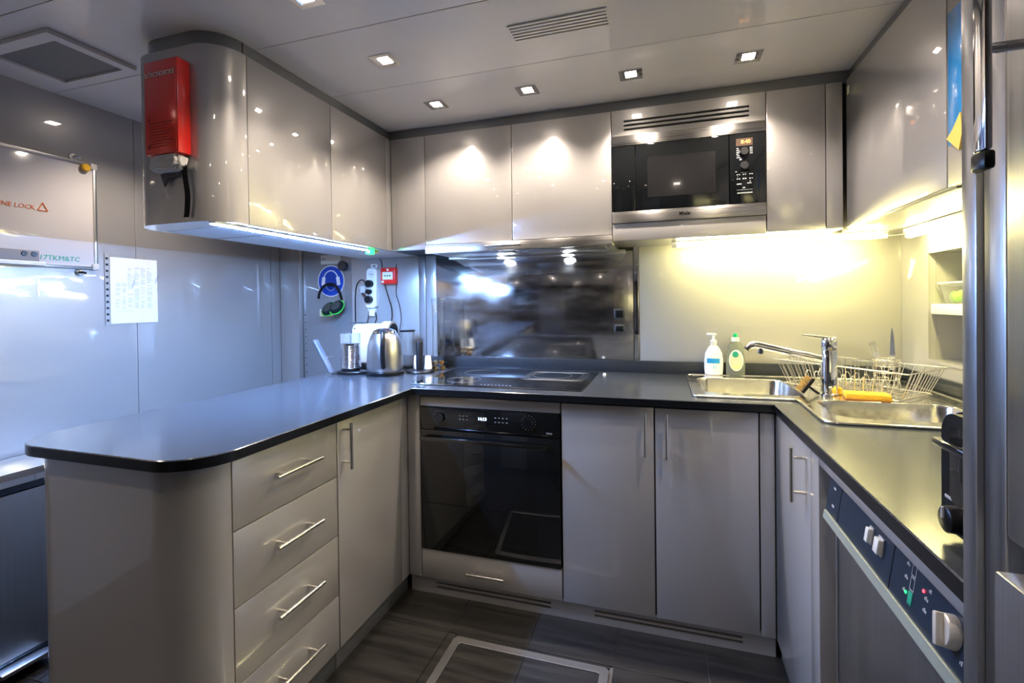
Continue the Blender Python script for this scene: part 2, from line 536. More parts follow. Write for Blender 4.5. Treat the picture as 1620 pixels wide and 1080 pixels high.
for x, y, lb in ((-.945, 1.52, 'square downlight nearest the grey wall cabinet run, nearer the ceiling grille'),
                 (-.945, 1.925, 'square downlight in the far left corner of the ceiling'),
                 (-.528, 1.920, 'square downlight above the left hood cabinet door'),
                 (-.114, 1.918, 'square downlight above the left end of the microwave'),
                 (.298, 1.918, 'square downlight above the cabinet right of the microwave'),
                 (-.967, 1.135, 'square downlight cut by the top edge of the photo'),
                 (.298, 1.30, 'square downlight before the right wall cabinet, above the frame'),
                 (-1.965, 1.52, 'square downlight over the passage, hidden behind the curved wall cabinet'),
                 (-.945, .45, 'added fill downlight over the room end, left of the camera'),  # from here to the list's end: unseen downlights added as fill light
                 (.1, .45, 'added fill downlight over the camera spot'),
                 (-.945, -.5, 'added fill downlight on the left side behind the camera'),
                 (.1, -.5, 'added fill downlight on the right side behind the camera'),
                 (-2.0, .2, 'added fill downlight over the passage beside the whiteboard'),
                 (-2.0, -1.0, 'added fill downlight at the near end of the passage'),
                 (-.4, -1.35, 'added fill downlight before the grey door behind the camera')):
    downlight(x, y, lb)

vt = thing('ceiling_grille', 'slotted air grille of five thin slats in the ceiling', 'vent', (-.31, 1.505, CEIL))
vx0, vx1, vy0, vy1 = -.463, -.158, 1.462, 1.547
box('backing', (vx0, vx1, vy0, vy1, CEIL - .0012, CEIL + .001), 'seam', vt, bev=0)
prism('frame', rrect(vx0 - .004, vx1 + .004, vy0 - .004, vy1 + .004, .002), CEIL - .004, CEIL + .001, 'ceiling', vt,
      holes=[list(reversed(rrect(vx0, vx1, vy0, vy1, .001)))])
for k in range(6):
    y = vy0 + (vy1 - vy0) * k / 5
    box('slat', (vx0, vx1, y - .0052, y + .0052, CEIL - .005, CEIL - .001), 'ceiling', vt, bev=.0006, seg=1)
hp = thing('ceiling_loudspeaker_panel', 'square grey perforated panel in a raised white frame on the left of the ceiling', 'ceiling panel', (-2.01, 1.14, CEIL))
prism('frame', rrect(-2.20, -1.82, 1.00, 1.27, .004), CEIL - .016, CEIL + .001, 'ceiling', hp, holes=[list(reversed(rrect(-2.165, -1.855, 1.04, 1.245, .003)))], chamfer=.003)
box('mesh_panel', (-2.165, -1.855, 1.04, 1.245, CEIL - .008, CEIL), noise(mat('perforated', (.2, .19, .18), .6), (600, 600, 600), (.15, .145, .14), (.27, .26, .25)), hp, bev=0)

# ================================================================== BASE CABINETS
FY = 1.803            # back run fronts
FX = -1.041           # left run fronts
GX = .352             # right run fronts
ZT, ZB = .837, .073
GAP = .0016

def front(p, x0, x1, z0, z1, name='door'):          # facing -Y
    return box(name, (x0 + GAP, x1 - GAP, FY, FY + .019, z0 + GAP, z1 - GAP), 'lacquer', p)

# peninsula: curved end cabinet
pe = thing('curved_end_cabinet', 'round-cornered end panel of the peninsula, glossy grey', 'cabinet', (-1.33, .9, 0))
pts = [(FX, .9335)] + [(FX, .93)] + list(reversed(arc(FX - .118, .933, .118, -90, 0, 14)))[1:] + list(reversed(arc(-1.50, .933, .118, 180, 270, 14))) + [(-1.618, .9335)]
pts = list(reversed(pts))
prism('body', pts, ZB, .8450, 'lacquer', pe)
pts2 = [(x * .985 - .018, min(y + .02, .9335)) for x, y in pts]
prism('plinth', pts2, 0, ZB, 'lacquer_dark', pe)

dc = thing('drawer_cabinet', 'grey cabinet with four bar-handled drawers in the peninsula', 'cabinet', (-1.3, 1.138, 0))
box('carcass', (-1.60, FX - .021, .936, 1.342, ZB, .8450), 'carcass', dc, bev=0)
box('back_panel', (-1.618, -1.601, .936, 1.342, 0, ZT), 'lacquer', dc)
box('plinth', (-1.10, FX - .018, .936, 1.342, 0, ZB), 'lacquer_dark', dc)
for z0, z1, hz in ((.650, ZT, .752), (.454, .650, .557), (.255, .454, .365), (ZB, .255, .172)):
    d = box('drawer', (FX - .019, FX, .936 + GAP, 1.342 - GAP, z0 + GAP, z1 - GAP), 'lacquer', dc)
    bar_handle(d, (FX, 1.052, hz), (FX, 1.232, hz), (.033, 0, 0), .03)
lc = thing('single_door_cabinet', 'grey peninsula cabinet with one tall door and upright handle', 'cabinet', (-1.3, 1.55, 0))
box('carcass', (-1.60, FX - .021, 1.345, 1.80, ZB, .8450), 'carcass', lc, bev=0)
box('back_panel', (-1.618, -1.601, 1.345, 2.40, 0, ZT), 'lacquer', lc)
box('plinth', (-1.10, FX - .018, 1.345, 1.82, 0, ZB), 'lacquer_dark', lc)
d = box('door', (FX - .019, FX, 1.345 + GAP, 1.745 - GAP, ZB + GAP, ZT - GAP), 'lacquer', lc)
bar_handle(d, (FX, 1.375, .668), (FX, 1.375, .822), (.033, 0, 0), .022)
box('filler', (FX - .019, FX, 1.746, FY, ZB + GAP, ZT - GAP), 'lacquer', lc)

# back run
oc = thing('oven_housing', 'grey housing around the black oven with a drawer underneath', 'cabinet', (-.68, 2.1, 0))
box('carcass', (-1.02, -.381, FY + .021, 2.40, ZB, .19), 'carcass', oc, bev=0)
box('filler', (FX + .001, -.983, FY, FY + .019, ZB + GAP, ZT + .003), 'lacquer', oc)
front(oc, -.981, -.381, .793, ZT + .001, 'top_panel')
d = front(oc, -.981, -.381, ZB, .196, 'drawer')
bar_handle(d, (-.765, FY, .133), (-.608, FY, .133), (0, -.033, 0), .028)

sc = thing('double_door_cabinet', 'grey two-door base cabinet between oven and corner', 'cabinet', (-.04, 2.1, 0))
box('carcass', (-.379, .30, FY + .021, 2.40, ZB, .70), 'carcass', sc, bev=0)
d = front(sc, -.379, -.0385, ZB, ZT); bar_handle(d, (-.069, FY, .664), (-.069, FY, .822), (0, -.033, 0), .025)
d = front(sc, -.0365, .303, ZB, ZT); bar_handle(d, (.004, FY, .662), (.004, FY, .822), (0, -.033, 0), .025)
front(sc, .3045, GX, ZB, ZT, 'filler')

pl = thing('back_plinth', 'grey plinth with two slotted vents under the back cabinets', 'plinth', (-.35, 1.83, 0))
def slots(f, x0, x1, zs, h):
    hl = []
    for z in zs:
        hl.append([(x0, z - h), (x0, z + h), (x1, z + h), (x1, z - h)])
    return hl
def xzmap(y0):
    return lambda x, z, y: Vector((x, y, z))
holes = slots(0, -.925, -.432, (.047, .030), .0045) + slots(0, -.262, .249, (.047, .030), .0045)
prism('board', [(FX, 0), (GX, 0), (GX, ZB), (FX, ZB)], FY + .018, FY + .030, 'lacquer', pl, holes=holes, f=xzmap(0), smooth=False)
box('vent_backing', (FX, GX, FY + .032, FY + .036, 0.001, ZB), 'carcass', pl, bev=0)

# oven
ov = thing('oven', 'black glass built-in oven with a clock showing 14:13', 'oven', (-.683, 2.05, .197))
ox0, ox1, oz0, oz1 = -.980, -.384, .1975, .792
box('body', (ox0 + .01, ox1 - .01, FY + .02, 2.38, oz0 + .004, oz1 - .004), 'black_matt', ov, bev=0)
box('control_panel', (ox0, ox1, FY - .004, FY + .018, .700, oz1), 'black_glass', ov)
dr = box('door', (ox0, ox1, FY - .004, FY + .018, oz0, .697), 'black_glass', ov)
box('lower_trim', (ox0 + .004, ox1 - .004, FY - .0048, FY - .003, .392, .3945), 'black', dr, bev=0)
bm = bmesh.new()
add_box(bm, -.958, -.425, FY - .052, FY - .040, .664, .680, .003)
add_box(bm, -.945, -.930, FY - .042, FY - .003, .665, .679, .001)
add_box(bm, -.453, -.438, FY - .042, FY - .003, .665, .679, .001)
link('handle', to_mesh(bm), mat('dark_steel', (.16, .165, .17), .2, 1.0), dr, True)
lettering('clock_digits', '14:13', .017, (-.700, FY - .005, .755), (1, 0, 0), (0, 0, 1), 'emit_ice', ov)
RX = Matrix.Rotation(radians(90), 4, 'X')
for kx in (-.888, -.508):
    lathe('knob', [(.0005, 0), (.021, 0), (.021, .010), (.019, .012), (.0005, .012)], (kx, FY - .004, .752), 'black_glass', ov, X=RX)
bm = bmesh.new()
for cx in (-.80, -.785, -.77):
    for cz in (.762, .748):
        add_box(bm, cx, cx + .006, FY - .0046, FY - .0038, cz, cz + .0025)
for cx in (-.648, -.632, -.616, -.60):
    for cz in (.762, .745):
        add_box(bm, cx, cx + .007, FY - .0046, FY - .0038, cz, cz + .0025)
for k in range(14):
    a = radians(200 + 320 * k / 13)
    for kx in (-.888, -.508):
        add_box(bm, kx + .028 * cos(a) - .001, kx + .028 * cos(a) + .001, FY - .0046, FY - .0038, .752 + .028 * sin(a) - .001, .752 + .028 * sin(a) + .001)
link('symbols', to_mesh(bm), 'ink_light', ov)
lettering('lettering', 'Miele', .011, (-.425, FY - .0048, .716), (1, 0, 0), (0, 0, 1), 'ink_light', ov, .0003)

# right run
rc = thing('corner_sink_cabinet', 'glossy grey sink cabinet door with upright handle left of the dishwasher', 'cabinet', (.6, 1.6, 0))
box('carcass', (GX + .021, .94, 1.36, 1.78, ZB, .70), 'carcass', rc, bev=0)
d = box('door', (GX, GX + .019, 1.392, 1.797, ZB + GAP, ZT - GAP), 'lacquer', rc)
bar_handle(d, (GX, 1.435, .683), (GX, 1.435, .842 - .015), (-.033, 0, 0), .026)
box('end_panel', (GX - .002, .94, 1.318, 1.388, 0, ZT), 'lacquer', rc)
box('plinth', (GX + .018, GX + .03, 1.39, 1.82, 0, ZB), 'lacquer', rc)

# dishwasher, recessed, with a leaning control panel
dw = thing('dishwasher', 'stainless dishwasher with a dark blue leaning control panel and rotary knob', 'dishwasher', (.65, 1.0, 0))
DY0, DY1 = .70, 1.268
box('body', (.42, .94, DY0, DY1, .02, .80), 'black_matt', dw, bev=0)
box('door_panel', (.372, .40, DY0 + .002, DY1 - .002, .09, .716), 'steel_v', dw)
box('side_strip', (.369, .3715, DY1 - .010, DY1 - .002, .09, .70), 'gable', dw)
box('kick_panel', (.43, .44, DY0, DY1, 0, .085), 'lacquer_dark', dw)
box('top_fascia', (.351, .390, .694, 1.3175, .822, .845), 'lacquer', dw)
# sloped panel: section in x,z extruded along y
PB, PT = Vector((.350, .738)), Vector((.362, .820))
def xz_along_y(x, z, y):
    return Vector((x, y, z))
sec = [(PB.x, PB.y), (.40, .738), (.40, .820), (PT.x, PT.y)]
pn = prism('control_panel', sec, DY0 + .001, DY1 - .001, 'navy', dw, f=xz_along_y, smooth=False)
prism('grip_strip', [(.344, .719), (.40, .717), (.40, .7365), (.347, .7365)], DY0 + .001, DY1 - .001, mat('pale_green_alu', (.62, .68, .58), .35, .7), dw, f=xz_along_y, smooth=False)
ux = Vector((PT.x - PB.x, 0, PT.y - PB.y)); PH = ux.length; ux.normalize()
uy = Vector((0, -1, 0))               # reading direction: towards the camera
un = uy.cross(ux).normalized()        # outward normal
if un.x > 0:
    un = -un
def on_panel(s, h, o=0.0):            # s = distance from far end, h = height up the slope
    return Vector((PB.x, DY1 - s * .885, PB.y)) + ux * h + un * o
def panel_box(name, s0, s1, h0, h1, t, m, parent, bev=.0008, base=-.0003):
    bm = bmesh.new()
    vs = add_box(bm, s0, s1, h0, h1, base, t, bev)
    for v in bm.verts:
        v.co = on_panel(v.co.x, v.co.y, v.co.z)
    return link(name, to_mesh(bm), m, parent, bev > 0)
panel_box('joint', .085, .0875, .001, PH - .001, .0006, 'black', pn, 0)
panel_box('joint', .365, .3675, .001, PH - .001, .0006, 'black', pn, 0)
panel_box('mark', .035, .05, .058, .063, .0005, 'ink_light', pn, 0)
panel_box('mark', .04, .055, .020, .025, .0005, 'ink_light', pn, 0)
for s0, w in ((.262, .018), (.305, .024)):
    panel_box('switch_frame', s0, s0 + w, .034, .066, .003, 'ink_light', pn)
    panel_box('switch', s0 + .002, s0 + w - .002, .037, .063, .010, 'white', pn, .0015)
kn = bmesh.new()
add_lathe(kn, [(.0005, 0), (.022, 0), (.021, .011), (.019, .013), (.0005, .013)], n=28)
add_box(kn, -.005, .005, -.0205, .0205, .010, .022, .002)
for v in kn.verts:
    c = Vector((v.co.x, v.co.y)); a = radians(20)
    v.co = on_panel(.566 + c.x * cos(a) - c.y * sin(a), .045 + c.x * sin(a) + c.y * cos(a), v.co.z)
link('knob', to_mesh(kn), mat('cream_knob', (.62, .58, .52), .35, .3), pn, True)
bm = bmesh.new()
def panel_outline(s0, s1, h0, h1, w=.0012):
    for a in ((s0, s1, h0, h0 + w), (s0, s1, h1 - w, h1), (s0, s0 + w, h0, h1), (s1 - w, s1, h0, h1)):
        add_box(bm, a[0], a[1], a[2], a[3], 0, .0005)
panel_outline(.435, .449, .058, .078)
panel_outline(.435, .449, .036, .056)
for s, h, q in ((.415, .066, 3), (.415, .045, 3), (.415, .024, 2), (.483, .028, 3), (.483, .045, 3), (.492, .060, 2), (.490, .078, 2), (.52, .078, 2), (.585, .072, 2), (.592, .060, 2), (.59, .018, 2)):
    for k in range(q):
        add_box(bm, s + .004 * k, s + .004 * k + .0026, h, h + .004 + .002 * (k % 2), 0, .0005)
for v in bm.verts:
    v.co = on_panel(v.co.x, v.co.y, v.co.z)
link('symbols', to_mesh(bm), 'ink_light', pn)
panel_box('green_button', .435, .449, .014, .034, .001, 'green', pn)
for nm, s, h, m_ in (('green_lamp', .424, .024, 'emit_green'), ('red_lamp', .475, .052, 'emit_red'), ('amber_lamp', .468, .078, 'emit_amber')):
    panel_box(nm, s, s + .004, h, h + .004, .001, m_, pn, 0)

# ================================================================== WORKTOP
CT = .873
outline = ([(-1.655, 2.425)] + arc(-1.525, .92, .13, 180, 270, 14) + arc(-1.122, .917, .127, 270, 360, 14) +
           [(-.995, 1.77), (.345, 1.772), (.345, .693), (XR - .001, .693), (XR - .001, 2.425)])
b1 = rrect(.135, .476, 1.925, 2.295, .05)
b2 = rrect(.476, .862, 1.605, 1.868, .055)
ct = prism('worktop', outline, .8462, CT, 'counter', None, holes=[list(reversed(rrect(.12, .476, 1.90, 2.31, .05))), list(reversed(rrect(.478, .875, 1.59, 1.885, .055)))], chamfer=.0022)
ct.data.materials.append(M['counter_edge'])
for p in ct.data.polygons:
    if abs(p.normal.z) < .3 or p.normal.z < -.5:
        p.material_index = 1
tag(ct, 'dark speckled U-shaped worktop with black edge running round the kitchen', 'worktop')
up = thing('upstand', 'low dark stone upstand along the foot of the back and right walls', 'upstand', (0, 2.42, CT))
box('back_strip', (-1.64, XR - .016, 2.412, 2.429, CT, .931), 'counter', up)
box('right_strip', (XR - .015, XR - .001, .70, 2.411, CT, .931), 'counter', up)

# steel splashback
sb = box('steel_splashback', (-1.204, -.143, 2.4225, 2.4295, .932, 1.468), 'mirror')
tag(sb, 'polished stainless steel sheet on the wall behind the hob', 'splashback')
for z0, z1, lb in ((1.134, 1.184, 'upper square dark plate on the steel splashback'), (1.066, 1.106, 'lower dark plate on the steel splashback')):
    t = thing('socket_plate', lb, 'socket', (-.21, 2.42, z0))
    box('plate', (-.236, -.184, 2.414, 2.422, z0, z1), mat('plate_grey', (.06, .065, .07), .3), t, bev=.003)
    box('rocker', (-.228, -.192, 2.412, 2.4145, z0 + .007, z1 - .007), 'black', t, bev=.001)

# hob
hb = thing('induction_hob', 'black glass induction hob set in the worktop above the oven', 'hob', (-.69, 2.06, CT))
prism('rim', rrect(-1.052, -.306, 1.852, 2.352, .006), CT, CT + .004, 'counter_edge', hb, chamfer=.001)
prism('glass', rrect(-1.048, -.310, 1.856, 2.348, .005), CT + .0035, CT + .0055, 'black_glass', hb, chamfer=.0008)
for cx, cy, r in ((-.86, 2.22, .085), (-.86, 1.99, .075), (-.50, 2.20, .09)):
    bm = bmesh.new()
    add_tube(bm, [(cx + r * cos(a * pi / 24), cy + r * sin(a * pi / 24), CT + .0053) for a in range(48)], .0007, 4, closed=True)
    link('cooking_zone', to_mesh(bm), 'zone_grey', hb)
bm = bmesh.new()
for q in range(3):
    add_tube(bm, [(x, y, CT + .0056) for x, y in rrect(-.62 + .012 * q, -.34 - .012 * q, 2.06 + .012 * q, 2.31 - .012 * q, .03)], .0006, 4, closed=True)
link('zone_outline', to_mesh(bm), 'zone_grey', hb)
bm = bmesh.new()
for k in range(9):
    add_box(bm, -.74 + .016 * k, -.733 + .016 * k, 1.885, 1.888, CT + .0054, CT + .0058)
link('symbols', to_mesh(bm), 'ink_light', hb)
lathe('small_white_cap', [(.0005, 0), (.008, 0), (.007, .008), (.0005, .010)], (-.272, 2.30, CT), 'white')
tag(bpy.data.objects['small_white_cap'], 'tiny white round cap on the worktop beside the hob corner', 'cap')

# ================================================================== SINK
sk = thing('corner_sink', 'stainless L-shaped corner sink with two bowls and a ribbed drainer', 'sink', (.5, 1.95, CT))
so = [(.098, 1.845), (.425, 1.852), (.418, 1.60), (.425, 1.545), (.47, 1.530), (.935, 1.530), (.935, 2.395), (.098, 2.375)]
so = rrect(.098, .43, 1.845, 2.375, (.02, 0, 0, .02))[:9] + [(.405, 1.848), (.425, 1.84), (.432, 1.82), (.425, 1.575)] + arc(.455, 1.56, .03, 180, 270, 6) + arc(.90, 1.56, .03, 270, 360, 6) + arc(.90, 2.36, .03, 0, 90, 6) + arc(.118, 2.355, .02, 90, 180, 6)
h1 = rrect(.135, .474, 1.925, 2.295, .05)
h2 = rrect(.482, .862, 1.605, 1.868, .055)
prism('deck', so, CT - .001, CT + .0045, 'sink', sk, holes=[list(reversed(h1)), list(reversed(h2))], chamfer=.0015)
# raised rolled rim along the outside
bm = bmesh.new(); add_tube(bm, [(x, y, CT + .004) for x, y in so], .0045, 8, closed=True)
link('rim', to_mesh(bm), 'sink', sk, True)
for loop, dp in ((h1, .15), (h2, .15)):
    bm = bmesh.new()
    cx = sum(p[0] for p in loop) / len(loop); cy = sum(p[1] for p in loop) / len(loop)
    prev = None
    for s, z in ((1.0, CT + .004), (.985, CT - .003), (.965, CT - dp * .8), (.93, CT - dp * .95), (.86, CT - dp), (.10, CT - dp - .004)):
        ring = [bm.verts.new((cx + (x - cx) * s, cy + (y - cy) * s, z)) for x, y in loop]
        if prev:
            for i in range(len(ring)):
                bm.faces.new((prev[i], prev[(i + 1) % len(ring)], ring[(i + 1) % len(ring)], ring[i]))
        prev = ring
    bm.faces.new(prev)
    b = link('bowl', to_mesh(bm), 'sink', sk, True)
    lathe('drain', [(.0005, 0), (.035, 0), (.033, .004), (.02, .002), (.0005, .002)], (cx, cy, CT - dp - .002), 'chrome', b)
for k in range(11):
    y = 1.985 + .032 * k
    box('drainer_rib', (.53 + .005 * abs(5 - k), .895, y, y + .010, CT + .004, CT + .0068), 'sink', sk, bev=.001)

# mixer tap
tp = thing('mixer_tap', 'chrome single-lever kitchen tap with a long horizontal spout', 'tap', (.556, 1.965, CT + .004))
tx, ty = .556, 1.965
lathe('body', [(.029, 0), (.029, .006), (.0255, .010), (.0248, .155), (.0235, .158), (.0235, .162), (.0252, .165), (.0252, .196), (.021, .203), (.0005, .204)], (tx, ty, CT + .005), 'chrome', tp)
bm = bmesh.new()
add_box(bm, -.085, .020, -.016, .016, 0, .010, .003, 3)
for v in bm.verts:
    if v.co.x < -.02:
        v.co.y *= 1 - .45 * min(1, (-v.co.x - .02) / .065)
        v.co.z *= .6
    v.co = Matrix.Translation((tx, ty, CT + .204)) @ Matrix.Rotation(radians(8), 4, 'Y') @ v.co
link('lever', to_mesh(bm), 'chrome', tp, True)
tube('spout', [(tx - .010, ty, 1.003), (tx - .07, ty + .004, 1.018), (tx - .12, ty + .008, 1.027)], .0125, 'chrome', tp, n=20)
tube('spout_collar', [(tx - .118, ty + .008, 1.0265), (tx - .127, ty + .008, 1.028)], .0148, 'chrome', tp, n=20)
tube('spray_head', [(tx - .125, ty + .008, 1.028), (tx - .20, ty + .014, 1.045), (tx - .235, ty + .016, 1.052), (tx - .250, ty + .017, 1.047), (tx - .262, ty + .018, 1.032)], .0138, 'chrome', tp, n=20, sm=True,
     rad=None)
tube('nozzle', [(tx - .215, ty + .015, 1.040), (tx - .217, ty + .015, 1.020)], .011, 'chrome', tp, n=16)

# dish rack of wire
rk = thing('dish_rack', 'pale wire dish rack standing on the sink drainer', 'dish rack', (.68, 2.09, CT + .007))
RL, RF, RR, RB = Vector((.422, 2.20)), Vector((.73, 1.812)), Vector((.925, 2.018)), Vector((.617, 2.398))
cR = (RL + RF + RR + RB) / 4
rim = [RL, RF, RR, RB]
base = [cR + (p - cR) * .84 for p in rim]
zr, zb = .978, CT + .012
def r3(p, z): return Vector((p.x, p.y, z))
bm = bmesh.new(); add_tube(bm, [r3(p, zr) for p in rim], .0024, 6, closed=True)
for a, b in zip(rim, rim[1:] + rim[:1]): pass
link('rim_wire', to_mesh(bm), 'wire', rk, True)
bm = bmesh.new(); add_tube(bm, [r3(p, zb) for p in base], .0022, 6, closed=True)
link('base_wire', to_mesh(bm), 'wire', rk, True)
def wirepart(pts, r=.0013):
    bm = bmesh.new(); add_tube(bm, pts, r, 5)
    return link('wire', to_mesh(bm), 'wire', rk, True)
for i in range(4):
    a0, a1, c0, c1 = rim[i], rim[(i + 1) % 4], base[i], base[(i + 1) % 4]
    n = 15 if i % 2 == 0 else 11
    for k in range(1, n):
        t = k / n
        wirepart([r3(a0.lerp(a1, t), zr), r3(c0.lerp(c1, t), zb)])
for k in range(1, 16):       # floor wires run front to back
    t = k / 16
    wirepart([r3(base[0].lerp(base[1], t), zb), r3(base[3].lerp(base[2], t), zb)])
for row in (.3, .68):        # plate loops standing on the floor wires
    for k in range(9):
        t = .14 + .085 * k
        c = base[0].lerp(base[1], t); d = base[3].lerp(base[2], t)
        e = c.lerp(d, row - .11); f = c.lerp(d, row + .11)
        pts = [r3(e, zb), r3(e.lerp(f, .12), zb + .035), r3(e.lerp(f, .5), zb + .052), r3(e.lerp(f, .88), zb + .035), r3(f, zb)]
        bm = bmesh.new(); add_tube(bm, smooth_path(pts, 4), .0013, 5)
        link('plate_loop', to_mesh(bm), 'wire', rk, True)

# cutlery basket with knife and fork
kb = thing('cutlery_basket', 'small round wire cutlery basket inside the dish rack corner', 'basket', (.80, 2.16, zb + .004))
kc = Vector((.80, 2.16)); k0 = zb + .004
for z, r in ((k0, .036), (k0 + .025, .038), (k0 + .05, .040), (k0 + .075, .042), (k0 + .10, .044)):
    bm = bmesh.new(); add_tube(bm, [(kc.x + r * cos(a * pi / 12), kc.y + r * sin(a * pi / 12), z) for a in range(24)], .0014, 5, closed=True)
    link('ring', to_mesh(bm), 'wire', kb, True)
for a in range(14):
    q = a * 2 * pi / 14
    bm = bmesh.new(); add_tube(bm, [(kc.x + .036 * cos(q), kc.y + .036 * sin(q), k0), (kc.x + .044 * cos(q), kc.y + .044 * sin(q), k0 + .10)], .0012, 5)
    link('upright', to_mesh(bm), 'wire', kb, True)
bm = bmesh.new(); add_lathe(bm, [(.0005, 0), (.036, 0), (.036, .002), (.0005, .002)], (kc.x, kc.y, k0 - .001), 20)
link('bottom', to_mesh(bm), 'wire', kb)
# kitchen knife, blade up
kf = thing('kitchen_knife', 'pointed steel knife standing blade up in the dish rack', 'knife', (.815, 2.165, k0 + .004))
kx, ky = .822, 2.172
bm = bmesh.new()
prof = [(-.016, 0), (.016, 0), (.018, .05), (.014, .11), (.004, .158), (0, .165), (-.007, .13), (-.013, .06)]
add_prism(bm, prof, -.001, .001, f=lambda x, z, y: Vector((kx + x * .8, ky + y + x * .6, k0 + .055 + z)))
link('blade', to_mesh(bm), 'chrome', kf)
tube('grip', [(kx, ky, k0 + .004), (kx, ky, k0 + .058)], .008, 'black', kf, n=10)
# fork, tines up and leaning
fk = thing('table_fork', 'steel fork leaning tines up out of the dish rack', 'fork', (.79, 2.15, k0 + .004))
fb = Vector((.80, 2.15, k0 + .006)); ft = Vector((.742, 2.13, k0 + .165))
fd = (ft - fb).normalized(); fs = Vector((.3, -.9, 0)).cross(fd).normalized()
tube('stem', [fb, fb.lerp(ft, .62)], .0024, 'chrome', fk, n=8)
bm = bmesh.new()
w = [(-.004, .60), (-.012, .68), (-.012, .76), (.012, .76), (.012, .68), (.004, .60)]
nrm = fd.cross(fs)
add_prism(bm, w, -.001, .001, f=lambda x, t, o: fb.lerp(ft, t) + fs * x + nrm * o)
link('head', to_mesh(bm), 'chrome', fk)
for q in (-.0105, -.0035, .0035, .0105):
    tube('tine', [fb.lerp(ft, .75) + fs * q, fb.lerp(ft, .9) + fs * q + nrm * .003, fb.lerp(ft, 1.02) + fs * q], .0013, 'chrome', fk, n=6)

# glasses upside down in the rack
for gx, gy, lb in ((.735, 2.19, 'clear drinking glass upside down in the rack, left of the knife'), (.66, 2.24, 'clear drinking glass upside down at the back corner of the rack')):
    t = lathe('drinking_glass', [(.034, 0), (.030, .095), (.0005, .095), (.0005, .088), (.0275, .088), (.0315, 0)], (gx, gy, zb + .0035), 'glass', cap=False)
    tag(t, lb, 'glass')

# washing-up brush, sponge
br = thing('dish_brush', 'black washing-up brush with tan bristles leaning against the tap', 'brush', (.50, 1.98, CT + .005))
tube('handle', [(.522, 1.952, CT + .010), (.505, 1.955, CT + .022), (.487, 1.960, CT + .038)], .0045, 'black', br, n=8)
XB = Matrix.Translation((.487, 1.965, CT + .036)) @ Matrix.Rotation(radians(-55), 4, 'Y')
bm = bmesh.new(); add_box(bm, -.030, .034, -.017, .017, -.006, .006, .004, 3, XB)
link('head', to_mesh(bm), 'black', br, True)
rr = random.Random(3)
bm = bmesh.new()
for a in range(13):
    for b in range(6):
        p = Vector((-.028 + .0047 * a, -.0135 + .0054 * b, .006))
        e = p + Vector((rr.uniform(-.004, .004), rr.uniform(-.003, .003), .016))
        add_tube(bm, [XB @ p, XB @ e], .0011, 4)
o = link('bristles', to_mesh(bm), 'bristle', br)
o['kind'] = 'stuff'
sp = thing('sponge', 'flat yellow sponge lying on the sink edge right of the tap', 'sponge', (.645, 1.93, CT + .005))
XS = Matrix.Translation((.650, 1.908, CT + .0065)) @ Matrix.Rotation(radians(-10), 4, 'Z')
bm = bmesh.new(); add_box(bm, -.062, .062, -.034, .034, .003, .021, .003, 2, XS); link('foam', to_mesh(bm), 'sponge', sp, True)
bm = bmesh.new(); add_box(bm, -.062, .062, -.034, .034, -.001, .004, .001, 1, XS); link('scouring_pad', to_mesh(bm), 'sponge_pad', sp, True)
ys_ = thing('yellow_scrubber', 'small yellow scrubber propped behind the tap', 'scrubber', (.585, 1.985, CT + .005))
lathe('pad', [(.0005, 0), (.012, .001), (.013, .022), (.0005, .024)], (.592, 1.988, CT + .0065), 'sponge', ys_, n=14, sx=.9, sy=1.1)
tube('loop', [(.590, 1.988, CT + .029), (.586, 1.99, CT + .042), (.592, 1.992, CT + .047)], .002, 'white', ys_, n=6, sm=True)

# hand soap and detergent bottles
sx_, sy_ = .215, 2.335
hs = thing('soap_pump_bottle', 'white hand soap pump bottle with a blue label', 'soap bottle', (sx_, 2.395, CT))
sy_ = 2.393
zb0 = CT + .005
lathe('bottle', [(.030, 0), (.036, .004), (.0385, .03), (.039, .065), (.034, .100), (.022, .125), (.012, .137), (.012, .145), (.0005, .145)], (sx_, sy_ - .007, zb0), 'white', hs, sx=1.05, sy=.60)
lathe('collar', [(.014, 0), (.014, .014), (.008, .018), (.0055, .022), (.0055, .040), (.0005, .040)], (sx_, sy_ - .007, zb0 + .143), 'white', hs)
bm = bmesh.new(); add_box(bm, -.030, .012, -.008, .008, 0, .010, .003, 2, Matrix.Translation((sx_, sy_ - .007, zb0 + .181)) @ Matrix.Rotation(radians(-20), 4, 'Z'))
link('pump_head', to_mesh(bm), 'white', hs, True)
def curved_label(name, cx, cy, rx, ry, a0, a1, z0, z1, m, parent):
    bm = bmesh.new()
    n = 10
    A = []
    for i in range(n + 1):
        a = radians(a0 + (a1 - a0) * i / n)
        A.append((bm.verts.new((cx + rx * cos(a), cy + ry * sin(a), z0)), bm.verts.new((cx + rx * cos(a), cy + ry * sin(a), z1))))
    for i in range(n):
        bm.faces.new((A[i][0], A[i + 1][0], A[i + 1][1], A[i][1]))
    return link(name, to_mesh(bm), m, parent, True)
curved_label('blue_label', sx_, sy_ - .007, .0418, .0242, 225, 305, zb0 + .055, zb0 + .077, 'blue_label', hs)
curved_label('small_print', sx_, sy_ - .007, .0418, .0242, 262, 290, zb0 + .030, zb0 + .047, mat('pale_blue', (.45, .65, .72), .5), hs)
dx_, dy_ = .307, 2.388
db = thing('detergent_bottle', 'clear washing-up liquid bottle with green cap and oval label', 'detergent bottle', (dx_, dy_, CT))
lathe('bottle', [(.034, 0), (.038, .004), (.0385, .05), (.036, .085), (.030, .115), (.031, .130), (.022, .146), (.0125, .152), (.0125, .156), (.0005, .156)], (dx_, dy_, zb0), 'detergent', db, sx=1.05, sy=.55)
lathe('collar', [(.0165, 0), (.0165, .016), (.012, .019), (.0005, .019)], (dx_, dy_, zb0 + .154), 'white', db)
